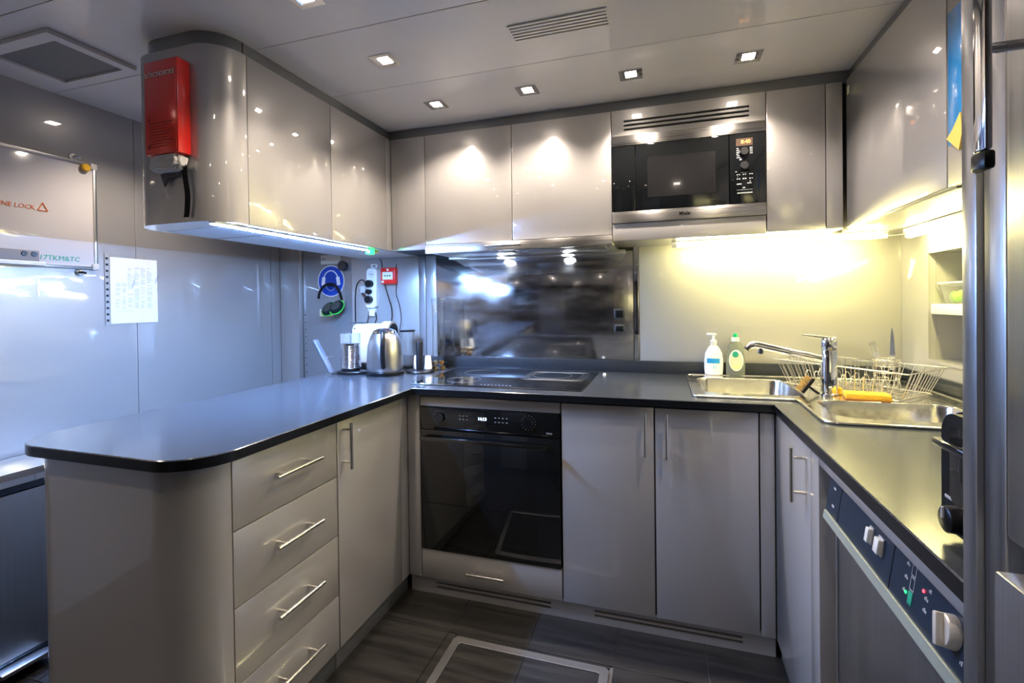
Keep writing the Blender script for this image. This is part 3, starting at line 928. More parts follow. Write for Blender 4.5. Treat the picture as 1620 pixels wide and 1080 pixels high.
lathe('cap', [(.009, 0), (.0095, .012), (.008, .018), (.0005, .018)], (dx_, dy_, zb0 + .173), mat('cap_green', (.0, .42, .14), .35), db)
def oval(name, cx, cz, rx, rz, y, m, parent, t=.001):
    return prism(name, [(cx + rx * cos(a * pi / 16), cz + rz * sin(a * pi / 16)) for a in range(32)], y, y + t, m, parent, f=lambda x, z, yy: Vector((x, yy, z)))
oval('label', dx_, zb0 + .070, .030, .048, dy_ - .0235, 'white', db)
oval('label_print', dx_, zb0 + .066, .026, .040, dy_ - .0243, 'label_peach', db)
oval('emblem', dx_ - .003, zb0 + .097, .013, .014, dy_ - .0251, 'green', db)
oval('label_band', dx_, zb0 + .042, .018, .010, dy_ - .0251, 'label_yellow', db)

# ================================================================== WALL CABINETS
UT, UB = 2.046, 1.489
UX, UY, VX = -1.306, 2.136, .664
# left run: curved end + two doors
cu_ = thing('curved_wall_cabinet_end', 'round-cornered end of the left wall cabinet, where the fire blanket hangs', 'cabinet', (-1.5, 1.2, UB))
upts = list(reversed([(UX, 1.258)] + list(reversed(arc(UX - .105, 1.252, .105, -90, 0, 14))) + list(reversed(arc(-1.595, 1.252, .105, 180, 270, 14))) + [(-1.70, 1.258)]))
prism('body', upts, UB, UT, 'lacquer', cu_)
lw = thing('left_wall_cabinet', 'two-door glossy grey wall cabinet above the peninsula', 'cabinet', (-1.5, 1.7, UB))
box('carcass', (-1.68, UX - .022, 1.262, YB - .004, UB + .012, UT - .002), 'lacquer', lw, bev=0)
box('back_panel', (-1.70, -1.682, 1.262, YB - .004, UB, UT), 'lacquer', lw)
box('bottom_panel', (-1.681, UX - .021, 1.262, YB - .004, UB - .0, UB + .011), mat('white_board', (.62, .64, .66), .35), lw, bev=0)
box('joint', (-1.70, UX - .03, 1.464, 1.4665, UB - .0012, UB + .001), 'seam', lw, bev=0)
for a, b in ((1.261, 1.676), (1.679, 2.093)):
    box('door', (UX - .019, UX, a, b, UB, UT), 'lacquer', lw)
box('filler', (UX - .019, UX - .001, 2.096, UY + .018, UB, UT), 'lacquer', lw)
sf = thing('soffit_strip', 'dark grey recessed strip between wall cabinets and ceiling', 'trim', (-.3, 2.2, UT))
spts = list(reversed([(UX - .02, 2.156)] + [(UX - .02, 1.262)] + list(reversed(arc(UX - .125, 1.262, .105, -90, 0, 14)))[1:] + list(reversed(arc(-1.575, 1.262, .105, 180, 270, 14))) + [(-1.68, 2.156)]))
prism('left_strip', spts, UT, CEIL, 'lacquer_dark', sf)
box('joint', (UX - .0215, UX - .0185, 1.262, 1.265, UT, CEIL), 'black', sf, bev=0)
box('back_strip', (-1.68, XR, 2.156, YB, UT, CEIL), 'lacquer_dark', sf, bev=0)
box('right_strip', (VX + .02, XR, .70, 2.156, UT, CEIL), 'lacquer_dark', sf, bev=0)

# LED strip under the left run
le = thing('led_strip', 'bright cool-white LED strip under the front edge of the left wall cabinet', 'light strip', (-1.36, 1.6, UB - .001))
box('channel', (-1.374, -1.346, 1.168, 2.0, UB - .006, UB - .0002), 'alu', le, bev=0)
box('led_tape', (-1.370, -1.350, 1.17, 1.99, UB - .008, UB - .006), 'emit_led', le, bev=0)
bm = bmesh.new()
for k in range(62):
    y = 1.176 + .0131 * k
    add_box(bm, -1.363, -1.357, y, y + .004, UB - .0095, UB - .008)
o = link('led_dots', to_mesh(bm), 'emit_dot', le); o['kind'] = 'stuff'
gp = thing('led_plug', 'glowing green plug at the far end of the LED strip', 'plug', (-1.36, 2.02, UB - .012))
box('plug', (-1.372, -1.345, 2.004, 2.042, UB - .024, UB - .001), 'emit_green', gp, bev=.003)
box('strain_relief', (-1.366, -1.351, 2.043, 2.060, UB - .018, UB - .004), 'white', gp, bev=.002)
yk = box('yellow_sticker', (-1.370, -1.350, 2.066, 2.088, UB - .014, UB - .001), 'emit_amber')
yk.data.materials[0] = M['label_yellow']
tag(yk, 'small yellow block under the cabinet next to the green plug', 'connector')

# back run upper
fb_ = thing('corner_filler_panel', 'narrow grey filler panel in the left corner of the wall cabinets', 'panel', (-1.21, 2.2, UB))
box('panel', (UX + .002, -1.118, UY, UY + .019, UB, UT), 'lacquer', fb_)
box('side', (UX + .002, -1.118, UY + .02, YB - .003, UB, UT), 'carcass', fb_, bev=0)
hc = thing('hood_cabinet', 'two-door grey wall cabinet above the extractor hood', 'cabinet', (-.66, 2.25, 1.51))
box('carcass', (-1.114, -.214, UY + .022, YB - .003, 1.512, UT - .001), 'carcass', hc, bev=0)
box('door', (-1.115, -.6705, UY, UY + .019, 1.511, UT), 'lacquer', hc)
box('door', (-.6675, -.2135, UY, UY + .019, 1.513, UT), 'lacquer', hc)
hd = thing('extractor_hood', 'slim stainless pull-out extractor hood with two lamps over the hob', 'hood', (-.65, 2.28, 1.46))
box('front_rail', (-1.10, -.210, 2.098, 2.118, 1.463, 1.505), 'steel', hd)
box('housing', (-1.095, -.212, 2.119, 2.424, 1.468, 1.508), 'alu', hd)
box('filter', (-1.06, -.66, 2.15, 2.34, 1.463, 1.4685), 'steel', hd)
box('filter', (-.65, -.245, 2.15, 2.34, 1.463, 1.4685), 'steel', hd)
box('rear_flap', (-1.09, -.175, 2.345, 2.420, 1.455, 1.467), 'alu', hd)
for hx in (-.795, -.455):
    l = lathe('lamp', [(.0005, -.001), (.028, 0), (.030, .004), (.0005, .004)], (hx, 2.372, 1.452), 'emit_hood', hd, n=24)
    la = bpy.data.lights.new('bulb', 'SPOT'); la.energy = HOOD_W; la.color = (.80, .90, 1.0); la.spot_size = radians(130); la.spot_blend = .8; la.shadow_soft_size = .02
    lo_ = bpy.data.objects.new('bulb', la); COL.objects.link(lo_); lo_.parent = hd; lo_.location = Vector((hx, 2.372, 1.446)) - hd.location
tube('brand_bar', [(-.79, 2.096, 1.487), (-.62, 2.096, 1.487)], .004, 'handle', hd, n=8)

mh = thing('microwave_housing', 'grey panels above and below the microwave, upper one slotted', 'cabinet', (.09, 2.25, UB))
mx0, mx1 = -.2105, .3905
holes = [[(-.158, z - .0045), (-.158, z + .0045), (.332, z + .0045), (.332, z - .0045)] for z in (1.996, 1.978, 1.960)]
prism('vent_panel', [(mx0, 1.9335), (mx1, 1.9335), (mx1, UT), (mx0, UT)], UY, UY + .016, 'lacquer', mh, holes=holes, f=xzmap(0), smooth=False)
box('vent_backing', (mx0, mx1, UY + .018, UY + .03, 1.934, UT), 'carcass', mh, bev=0)
box('lower_panel', (mx0, mx1, UY, UY + .016, UB - .006, 1.556), 'lacquer', mh)
box('carcass', (mx0 + .001, mx1 - .001, UY + .03, YB - .003, UB - .004, 1.545), 'lacquer', mh, bev=0)

mw = thing('microwave', 'built-in microwave with black glass door, steel frame and orange clock', 'microwave', (.09, 2.25, 1.557))
MY = UY - .010
box('body', (mx0 + .01, mx1 - .01, UY + .02, YB - .01, 1.565, 1.925), 'black_matt', mw, bev=0)
box('frame_top', (mx0, mx1, MY, UY + .016, 1.889, 1.932), 'steel', mw)
fbm = box('frame_bottom', (mx0, mx1, MY, UY + .016, 1.5575, 1.606), 'steel', mw)
lettering('lettering', 'Miele', .020, (.085, MY - .0006, 1.583), (1, 0, 0), (0, 0, 1), 'black', fbm, bold=.0006)
box('side_glass', (mx0 + .001, -.1125, MY + .004, UY + .014, 1.607, 1.888), 'black_glass', mw)
dr = box('door', (-.110, .2555, MY + .002, UY + .014, 1.607, 1.888), 'black_glass', mw)
box('window_mesh', (-.062, .206, MY + .0012, MY + .0022, 1.660, 1.829), mat('mesh_screen', (.014, .014, .015), .1, coat=1.0), dr, bev=0)
cp = box('control_panel', (.258, mx1 - .001, MY + .004, UY + .014, 1.607, 1.888), 'black_glass', mw)
box('display', (.282, .343, MY + .0025, MY + .0045, 1.838, 1.868), mat('display_brown', (.09, .06, .045), .2), cp, bev=0)
lettering('clock_digits', '8:40', .021, (.318, MY + .002, 1.8535), (1, 0, 0), (0, 0, 1), 'emit_orange', cp, .0004)
for kz in (1.814, 1.758):
    lathe('knob', [(.0005, 0), (.0155, 0), (.0150, .012), (.013, .014), (.0005, .014)], (.312, MY + .004, kz), mat('knob_grey', (.08, .08, .085), .2, .6), cp, X=RX, n=24)
bm = bmesh.new()
def mk(x, z, w, h=.003):
    add_box(bm, x, x + w, MY + .0028, MY + .0042, z, z + h)
for k in range(6):
    mk(.284, 1.828 - .0075 * k, .008 + .003 * (k % 3))
for k in range(4):
    mk(.333, 1.828 - .0075 * k, .010)
for z in (1.722, 1.705):
    for x in (.284, .292, .306, .314, .330, .338):
        mk(x, z, .005, .004)
mk(.300, 1.731, .025, .0015); mk(.284, 1.684, .018, .004); mk(.322, 1.686, .016, .004); mk(.331, 1.694, .004, .004)
mk(.306, 1.669, .009, .004); mk(.284, 1.662, .058, .001); mk(.286, 1.648, .055, .004)
link('symbols', to_mesh(bm), 'print_grey', cp)

rw = thing('narrow_wall_cabinet', 'single-door grey wall cabinet right of the microwave', 'cabinet', (.52, 2.25, UB))
box('carcass', (.394, .66, UY + .022, YB - .003, UB + .001, UT - .001), 'lacquer', rw, bev=0)
box('door', (.3945, .5975, UY, UY + .019, UB, UT), 'lacquer', rw)
box('filler', (.6005, .655, UY, UY + .019, UB, UT), 'lacquer', rw)
rg = thing('right_wall_cabinet', 'large glossy grey wall cabinet on the right, above the sink', 'cabinet', (.8, 1.8, UB))
box('carcass', (VX + .022, XR - .002, 1.452, YB - .003, UB + .008, UT), 'lacquer', rg, bev=0)
box('bottom_panel', (VX + .02, XR - .002, 1.452, YB - .003, UB - .003, UB + .007), 'splash', rg, bev=0)
d = box('door', (VX, VX + .019, 1.452, 2.125, UB, UT), 'lacquer', rg)
st = box('yellow_green_tag', (VX - .0015, VX - .0003, 2.093, 2.113, 1.985, 2.013), mat('tag_cream', (.75, .75, .45), .5), None, bev=0)
tag(st, 'tiny pale tag stuck at the top corner of the right wall cabinet', 'tag')
fr2 = thing('far_right_wall_cabinet', 'second grey wall cabinet on the right, mostly hidden by the fridge housing', 'cabinet', (.8, 1.05, UB))
box('carcass', (VX + .022, XR - .002, .70, 1.446, UB + .008, UT), 'lacquer', fr2, bev=0)
box('door', (VX, VX + .019, .70, 1.446, UB, UT), 'lacquer', fr2)
bs = box('blue_sheet', (VX - .003, VX - .0003, 1.36, 1.438, 1.585, 1.905), 'blue_film', None, bev=.001)
tag(bs, 'upright blue glossy sheet on the cabinet next to the fridge housing', 'sheet')
yc_ = bmesh.new()
add_prism(yc_, [(1.425, 1.600), (1.375, 1.560), (1.36, 1.600), (1.37, 1.645), (1.40, 1.615)], VX - .012, VX - .004, f=yzmap, chamfer=.001)
o = link('yellow_cloth', to_mesh(yc_), mat('yellow_cloth_mat', (.80, .55, .12), .8), None, True)
tag(o, 'small pointed yellow cloth below the blue sheet', 'cloth')

# fluorescent fittings
def tube_light(a, b, label, up):
    a, b = Vector(a), Vector(b)
    t = thing('fluorescent_lamp', label, 'tube lamp', (a + b) / 2)
    d = (b - a).normalized()
    tube('tube', [a + d * .02, b - d * .02], .0105, 'emit_tube', t, n=12)
    tube('end_cap', [a, a + d * .022], .012, 'white', t, n=12)
    tube('end_cap', [b - d * .022, b], .012, 'white', t, n=12)
    s = d.cross(Vector((0, 0, 1)))
    bm = bmesh.new()
    A = a + Vector((0, 0, .013)) - s * .016; 
    vs = []
    for z in (.012, up):
        for p in (a - s * .016, b - s * .016, b + s * .016, a + s * .016):
            vs.append(bm.verts.new(p + Vector((0, 0, z))))
    for q in ((0, 1, 2, 3), (4, 5, 6, 7), (0, 1, 5, 4), (1, 2, 6, 5), (2, 3, 7, 6), (3, 0, 4, 7)):
        bm.faces.new([vs[i] for i in q])
    link('housing', to_mesh(bm), 'white', t)
tube_light((.035, 2.27, 1.468), (.845, 2.27, 1.468), 'long glowing fluorescent lamp under the cabinets along the back wall', .017)
tube_light((.895, 2.22, 1.458), (.895, 1.50, 1.458), 'glowing fluorescent lamp under the right wall cabinet, running towards the fridge', .026)
tube('lamp_cable', [(.845, 2.285, 1.470), (.87, 2.35, 1.475), (.893, 2.30, 1.472), (.895, 2.225, 1.468)], .003, 'white', None, sm=True)
tag(bpy.data.objects['lamp_cable'], 'short white cable linking the two fluorescent lamps in the corner', 'cable')

# ================================================================== FRIDGE (right foreground)
fg = thing('fridge', 'tall stainless fridge with upper door, lower drawer and steel grip', 'fridge', (.65, .3, 0))
box('body', (.352, .94, -.16, .612, .05, 2.02), 'gable', fg)
box('upper_door', (.315, .349, -.155, .588, .985, 2.01), 'steel_v', fg, bev=.004)
ld = box('freezer_drawer', (.305, .349, -.155, .588, .12, .953), 'steel_v', fg, bev=.003)
box('plinth', (.37, .90, -.15, .60, 0, .05), 'black_matt', fg)
bm = bmesh.new()
add_box(bm, .262, .268, .514, .532, 1.346, 1.93, .002)
add_box(bm, .266, .316, .519, .527, 1.430, 1.438, .002)
add_box(bm, .266, .316, .518, .527, 1.86, 1.88, .002)
h = link('handle', to_mesh(bm), 'chrome', fg, True)
box('end_cap', (.2605, .2695, .5125, .5335, 1.329, 1.3455), 'black', h, bev=.003)
gb = thing('tall_housing_panel', 'tall narrow steel-faced panel between worktop and fridge', 'panel', (.6, .65, 0))
box('panel', (.330, XR - .002, .664, .6915, 0, CEIL - .003), 'gable', gb, bev=.002)
box('frame', (.336, .40, .627, .6625, 0, CEIL - .003), 'steel_v', gb, bev=.002)

# ================================================================== TOASTER
to = thing('toaster', 'black long toaster with side lever and knob at the right end of the worktop', 'toaster', (.52, .80, CT))
TY0, TY1, TX0, TX1 = .705, .868, .400, .72
tz0, tz1 = CT + .012, CT + .185
sec = rrect(TY0, TY1, tz0, tz1, (.012, .012, .035, .035), 8)
prism('body', sec, TX0, TX1, 'black', to, f=yzmap, chamfer=0)
sec2 = rrect(TY0 + .02, TY1 - .02, tz0 + .015, tz1 - .02, .02, 8)
prism('end_cover', rrect(TY0 + .003, TY1 - .003, tz0 + .002, tz1 - .003, (.012, .012, .033, .033), 8), TX0 - .012, TX0 - .0005, 'black_matt', to, f=yzmap)
prism('groove_panel', rrect(TY0 + .045, TY1 - .030, tz0 + .045, tz1 - .02, .012, 6), TX0 - .0145, TX0 - .0125, 'black_glass', to, f=yzmap)
bm = bmesh.new(); add_box(bm, TX0 - .032, TX0 - .013, TY0 + .035, TY1 - .020, CT + .135, CT + .146, .003)
link('lever', to_mesh(bm), 'black_glass', to, True)
lathe('knob', [(.0005, 0), (.019, 0), (.018, .016), (.015, .018), (.0005, .018)], (TX0 - .013, TY1 - .05, CT + .038), 'black', to, X=Matrix.Rotation(radians(-90), 4, 'Y'))
bm = bmesh.new()
add_box(bm, TX0 - .0335, TX0 - .031, TY1 - .052, TY1 - .048, CT + .04, CT + .055)
add_box(bm, TX0 - .0135, TX0 - .0125, TY1 - .035, TY1 - .015, CT + .058, CT + .062)
link('markings', to_mesh(bm), 'ink_light', to)
for a in (TY0 + .045, TY0 + .095):
    box('slot', (TX0 + .03, TX1 - .03, a, a + .026, tz1 - .002, tz1 + .0015), 'steel', to, bev=.001)
for fx in (TX0 + .03, TX1 - .03):
    for fy in (TY0 + .03, TY1 - .03):
        lathe('foot', [(.010, 0), (.010, .013), (.0005, .013)], (fx, fy, CT), 'black_matt', to, n=12)

# tub on the niche shelf
tb = thing('food_tub', 'clear plastic tub with green limes on the niche shelf', 'tub', (1.01, 2.08, 1.196))
bm = bmesh.new()
lo = rrect(XR + .024, XR + .100, 2.03, 2.165, .012, 4); hi = rrect(XR + .014, XR + .112, 2.01, 2.190, .014, 4)
a = [bm.verts.new((x, y, 1.198)) for x, y in lo]; b = [bm.verts.new((x, y, 1.272)) for x, y in hi]
for i in range(len(a)): bm.faces.new((a[i], a[(i + 1) % len(a)], b[(i + 1) % len(a)], b[i]))
bm.faces.new(a)
link('wall', to_mesh(bm), 'clear_plastic', tb, True)
bm = bmesh.new(); add_tube(bm, [(x, y, 1.272) for x, y in hi], .003, 6, closed=True); link('rim', to_mesh(bm), 'white', tb, True)
for lx, ly, lb in ((XR + .058, 2.125, 'lime in the plastic tub, farther from the fridge'), (XR + .062, 2.065, 'lime in the plastic tub, nearer the fridge')):
    lm = lathe('lime', [(.0005, -.022), (.012, -.019), (.021, -.008), (.022, .004), (.014, .017), (.004, .023), (.0005, .024)], (lx, ly, 1.222), mat('lime_peel', (.30, .55, .08), .4), None, n=16)
    tag(lm, lb, 'lime')

# ================================================================== COUNTER ITEMS, LEFT
# milk frother
mf = thing('milk_frother', 'ribbed steel milk frother with clear lid on a black base', 'milk frother', (-1.515, 2.07, CT))
fx, fy = -1.512, 2.07
prism('base', [(fx + .004 + .080 * cos(a * pi / 18), fy + .058 * sin(a * pi / 18)) for a in range(36)], CT, CT + .016, 'black', mf, chamfer=.004)
lathe('foot_ring', [(.046, 0), (.046, .014), (.0005, .014)], (fx, fy, CT + .015), 'black', mf)
prof = [(.048, 0)]
for k in range(13):
    z = .004 + .0088 * k
    prof += [(.0505, z + .0005), (.0515, z + .0025), (.0505, z + .0045), (.0430, z + .0058), (.0430, z + .0080)]
prof += [(.0505, .120), (.0505, .124), (.047, .126), (.0005, .126)]
lathe('jug', prof, (fx, fy, CT + .029), 'chrome', mf, n=40)
lathe('clear_lid', [(.0490, 0), (.0500, .045), (.0480, .047), (.0460, .045), (.0450, .002)], (fx, fy, CT + .156), 'clear_plastic', mf, cap=False)
lathe('whisk_shaft', [(.006, 0), (.006, .04), (.0005, .041)], (fx, fy, CT + .156), 'chrome', mf, n=12)
# slanted stand
sl = thing('slanted_stand', 'slim slanted grey metal arm standing left of the milk frother', 'stand', (-1.62, 2.05, CT))
bm = bmesh.new()
p0, p1 = Vector((-1.588, 2.02, CT + .006)), Vector((-1.688, 2.02, CT + .172))
d = (p1 - p0); L_ = d.length
ang = math.atan2(d.x, d.z)
XM = Matrix.Translation(p0) @ Matrix.Rotation(ang, 4, 'Y')
add_box(bm, -.009, .009, -.017, .017, 0, L_, .006, 3, XM)
link('arm', to_mesh(bm), mat('arm_grey', (.10, .11, .13), .5, .2), sl, True)
tube('hinge', [(-1.640, 2.035, CT + .085), (-1.598, 2.035, CT + .086)], .005, 'chrome', sl, n=10)
box('foot', (-1.615, -1.578, 2.003, 2.037, CT, CT + .007), 'alu', sl)
# capsule coffee machine
cm = thing('capsule_coffee_machine', 'white capsule coffee machine with rounded top behind the kettle', 'coffee machine', (-1.50, 2.28, CT))
sec = [(-1.60, CT + .035), (-1.40, CT + .035)]
prism('body', rrect(2.225, 2.335, CT + .03, CT + .245, (.01, .01, .05, .05), 10), -1.615, -1.445, 'machine', cm, f=yzmap, chamfer=.0)
prism('head', [(2.28 + .052 * cos(a * pi / 16), CT + .205 + .052 * sin(a * pi / 16)) for a in range(32)], -1.4445, -1.395, 'machine', cm, f=yzmap)
prism('head_face', [(2.28 + .040 * cos(a * pi / 16), CT + .205 + .040 * sin(a * pi / 16)) for a in range(32)], -1.3948, -1.390, 'black', cm, f=yzmap)
box('base', (-1.612, -1.37, 2.225, 2.335, CT, CT + .029), 'black', cm)
box('lever', (-1.655, -1.56, 2.26, 2.30, CT + .2455, CT + .2525), mat('lever_steel', (.2, .21, .22), .3, .8), cm)
tube('grip', [(-1.616, 2.28, CT + .225), (-1.645, 2.28, CT + .20), (-1.652, 2.28, CT + .15), (-1.640, 2.28, CT + .11)], .012, 'black', cm, n=10, sm=True)
lathe('button', [(.0005, 0), (.004, 0), (.004, .002), (.0005, .002)], (-1.597, 2.2255, CT + .220), 'black', cm, X=RX, n=12)
# kettle
kt = thing('electric_kettle', 'brushed steel electric kettle with black handle on the back of the peninsula', 'kettle', (-1.327, 2.09, CT))
kx, ky = -1.327, 2.09
lathe('base', [(.089, 0), (.092, .006), (.091, .016), (.086, .020), (.0005, .020)], (kx, ky, CT), 'black', kt, n=40)
lathe('jug', [(.085, 0), (.089, .008), (.090, .025), (.087, .070), (.083, .120), (.073, .160), (.062, .182), (.060, .184)], (kx, ky, CT + .021), 'steel_v', kt, n=48)
lathe('lid', [(.060, 0), (.055, .012), (.035, .022), (.010, .025), (.0005, .025)], (kx, ky, CT + .2052), 'chrome', kt, n=36)
hp_ = Vector((.46, -.888, 0)).normalized()       # handle faces the camera side
def kp(r, z): return Vector((kx, ky, CT + z)) + hp_ * r
tube('handle', [kp(.058, .212), kp(.085, .214), kp(.112, .190), kp(.122, .140), kp(.118, .085), kp(.100, .052), kp(.090, .048)], .0115, 'black', kt, n=12, sm=True)
bm = bmesh.new()
hs_ = -hp_
c = Vector((kx, ky, 0)) + hs_ * .066
vs = [Vector((c.x, c.y, CT + .165)) , Vector((c.x, c.y, CT + .205)) ]
tube('spout', [Vector((kx, ky, CT + .165)) + hs_ * .060, Vector((kx, ky, CT + .190)) + hs_ * .075, Vector((kx, ky, CT + .203)) + hs_ * .088], .016, 'chrome', kt, n=12, rad=[.02, .018, .012])
# glass jug with black lid (water tank of the coffee machine)
gj = thing('clear_water_jug', 'clear tall jug with dark lid, right behind the kettle', 'jug', (-1.345, 2.315, CT))
gx, gy = -1.340, 2.335
lathe('jug', [(.040, 0), (.041, .005), (.036, .10), (.038, .185), (.0355, .185), (.0335, .10), (.038, .008), (.0005, .008)], (gx, gy, CT + .012), 'clear_plastic', gj, n=28, cap=False)
lathe('lid', [(.042, 0), (.042, .008), (.0005, .010)], (gx, gy, CT + .198), 'black', gj, n=28)
lathe('base', [(.044, 0), (.044, .011), (.0005, .012)], (gx, gy, CT), 'black', gj, n=28)
# cruet stand
cs = thing('cruet_stand', 'round black stand with a tall black centre post', 'cruet stand', (-1.196, 2.20, CT))
cx, cy = -1.190, 2.20
lathe('base', [(.070, 0), (.072, .005), (.068, .012), (.0005, .014)], (cx, cy, CT), 'black', cs, n=36)
lathe('post', [(.017, 0), (.017, .140), (.015, .143), (.0005, .143)], (cx, cy - .010, CT + .0135), 'black_matt', cs, n=24)
for sx2, lb in ((-.030, 'white tapered shaker left of the black post'), (.033, 'white tapered shaker right of the black post')):
    s = lathe('shaker', [(.0195, 0), (.0205, .004), (.0155, .062), (.013, .068), (.0005, .069)], (cx + sx2, cy + .020, CT + .0145), 'white', None, n=20)
    tag(s, lb, 'shaker')
# tall glass with foil capsules
tg = thing('tall_glass_cylinder', 'tall clear glass cylinder on a steel foot beside the hob', 'capsule holder', (-1.147, 2.33, CT))
gx, gy = -1.152, 2.335
lathe('foot', [(.048, 0), (.048, .004), (.040, .008), (.0005, .009)], (gx, gy, CT), 'chrome', tg, n=32)
lathe('tray', [(.0005, 0), (.046, 0), (.046, .003), (.0005, .003)], (gx, gy, CT + .036), 'glass', tg, n=32)
lathe('cylinder', [(.0345, 0), (.0335, .01), (.0335, .325), (.037, .345), (.0355, .368), (.0335, .368), (.035, .345), (.0310, .325), (.0310, .01), (.0325, 0)], (gx, gy, CT + .0095), 'glass', tg, n=36, cap=False)
for k, (ax, ay, az, m_, lb) in enumerate(((-.030, -.040, .012, 'gold', 'gold foil capsule low on the left of the glass cylinder'), (.006, -.052, .012, 'gold_pale', 'pale gold capsule low in the middle before the glass cylinder'),
                                         (.040, -.036, .012, 'gold', 'orange gold capsule low on the right of the glass cylinder'), (-.034, -.042, .039, 'brown', 'dark brown capsule on the upper left by the glass cylinder'),
                                         (.004, -.050, .040, 'gold_pale', 'pale capsule on the upper middle by the glass cylinder'), (.036, -.040, .040, 'gold', 'golden capsule on the upper right by the glass cylinder'))):
    o = lathe('coffee_capsule', [(.0005, -.0125), (.008, -.0125), (.0135, -.006), (.0150, .004), (.0150, .006), (.0005, .010)], (gx + ax, gy + ay, CT + az + .001), m_, None, n=18)
    tag(o, lb, 'coffee capsule', 'foil capsules by the glass cylinder')
o = lathe('blue_capsule', [(.0005, 0), (.014, 0), (.011, .016), (.007, .020), (.0005, .021)], (gx - .062, gy - .03, CT), mat('blue_foil', (.02, .22, .62), .25, .8), None, n=18)
o.name = 'coffee_capsule'
tag(o, 'bright blue foil capsule on the worktop left of the glass cylinder', 'coffee capsule', 'foil capsules by the glass cylinder')

# ================================================================== BACK LEFT WALL ITEMS
ps = thing('power_strip', 'white power strip hanging on the wall above the coffee machine', 'power strip', (-1.60, 2.42, 1.20))
XP = Matrix.Translation((-1.607, 2.4285, 1.305)) @ Matrix.Rotation(radians(2.0), 4, 'Y') @ RX
def psf(x, z, y): return Matrix.Translation((-1.607, 0, 1.305)) @ Matrix.Rotation(radians(3.0), 4, 'Y') @ Vector((x, 2.429 - y, z))
prism('body', rrect(-.035, .035, -.105, .125, .022), .0, .034, 'white', ps, f=psf, chamfer=.004)
prism('hanger', rrect(-.020, .020, .127, .150, .006), .0, .012, 'white', ps, f=psf, holes=[list(reversed(rrect(-.013, .013, .133, .144, .003)))])
prism('cable_guard', [(-.016, -.150), (.016, -.150), (.026, -.106), (-.026, -.106)], .0, .020, 'white', ps, f=psf)
for z in (.090, .035, -.010, -.055):
    prism('socket', [( -.002 + .021 * cos(a * pi / 12), z + .021 * sin(a * pi / 12)) for a in range(24)], .0342, .0356, mat('socket_face', (.7, .7, .68), .4), ps, f=psf)
for dx in (-.008, .006):
    prism('contact', [(dx + .003 * cos(a * pi / 4), .090 + .003 * sin(a * pi / 4)) for a in range(8)], .0357, .0363, 'black', ps, f=psf)
def plug(z, lb, m_='black', r=.021, L=.030):
    o = prism('mains_plug', [(-.002 + r * cos(a * pi / 12), z + r * sin(a * pi / 12)) for a in range(24)], .037, .037 + L, m_, None, f=psf, chamfer=.004)
    return tag(o, lb, 'plug', 'plugs in the power strip')
plug(.035, 'uppermost black plug in the power strip')
plug(-.010, 'small middle plug in the power strip', 'black_matt', .013, .034)
plug(-.055, 'lowest black plug in the power strip')
ad = box('plug_adapter', (-1.666, -1.632, 2.374, 2.405, 1.288, 1.326), mat('adapter_grey', (.42, .43, .45), .4), bev=.003)
tag(ad, 'small grey square adapter left of the power strip', 'adapter')
def cable(pts, r, lb, m_='black'):
    o = tube('cable', pts, r, m_, None, n=7, sm=True)
    tag(o, lb, 'cable', 'cables on the back left wall')
cable([(-1.54, 2.385, 1.480), (-1.537, 2.40, 1.459), (-1.536, 2.41, 1.388), (-1.528, 2.415, 1.337), (-1.502, 2.415, 1.252), (-1.485, 2.415, 1.196), (-1.483, 2.41, 1.13), (-1.483, 2.37, 1.07)], .0028, 'black cable dropping from the green plug past the red call point')
cable([(-1.457, 2.426, 1.452), (-1.457, 2.426, 1.43)] + [(-1.457, 2.4245, 1.335), (-1.460, 2.424, 1.28), (-1.440, 2.424, 1.214), (-1.428, 2.42, 1.139), (-1.431, 2.40, 1.06)][0:0], .0018, 'short thin cable above the red call point')
cable([(-1.457, 2.4245, 1.334), (-1.460, 2.424, 1.28), (-1.440, 2.424, 1.214), (-1.428, 2.42, 1.139), (-1.431, 2.40, 1.04), (-1.44, 2.39, .96)], .0018, 'thin cable running down from the red call point')
cable([(-1.628, 2.375, 1.343), (-1.645, 2.38, 1.360), (-1.678, 2.395, 1.361), (-1.709, 2.405, 1.331), (-1.727, 2.415, 1.255), (-1.731, 2.42, 1.069), (-1.731, 2.42, .90)], .0035, 'black cable looping left from the uppermost plug')
cable([(-1.625, 2.375, 1.250), (-1.65, 2.385, 1.270), (-1.677, 2.39, 1.307), (-1.645, 2.405, 1.264), (-1.612, 2.415, 1.216), (-1.583, 2.41, 1.145), (-1.57, 2.36, 1.10)], .0028, 'black cable crossing from the lowest plug to the coffee machine')
cable([(-1.622, 2.376, 1.295), (-1.619, 2.40, 1.270), (-1.626, 2.41, 1.216), (-1.636, 2.405, 1.136), (-1.636, 2.37, 1.05)], .0025, 'black cable hanging from the middle plug')
cp_ = thing('fire_call_point', 'red fire alarm call point on the wall', 'alarm', (-1.496, 2.42, 1.38))
box('housing', (-1.543, -1.449, 2.397, 2.4295, 1.337, 1.430), 'red', cp_, bev=.004)
box('glass_plate', (-1.530, -1.464, 2.3955, 2.3975, 1.362, 1.405), 'white', cp_, bev=.002)
bm = bmesh.new()
for x in (-1.513, -1.497, -1.481):
    add_box(bm, x - .0045, x + .0045, 2.3945, 2.3957, 1.380, 1.387)
link('arrows', to_mesh(bm), 'black', cp_)
box('emblem', (-1.502, -1.490, 2.3955, 2.3972, 1.411, 1.423), 'white', cp_)
box('keyhole_label', (-1.536, -1.522, 2.3955, 2.3972, 1.344, 1.356), 'white', cp_)

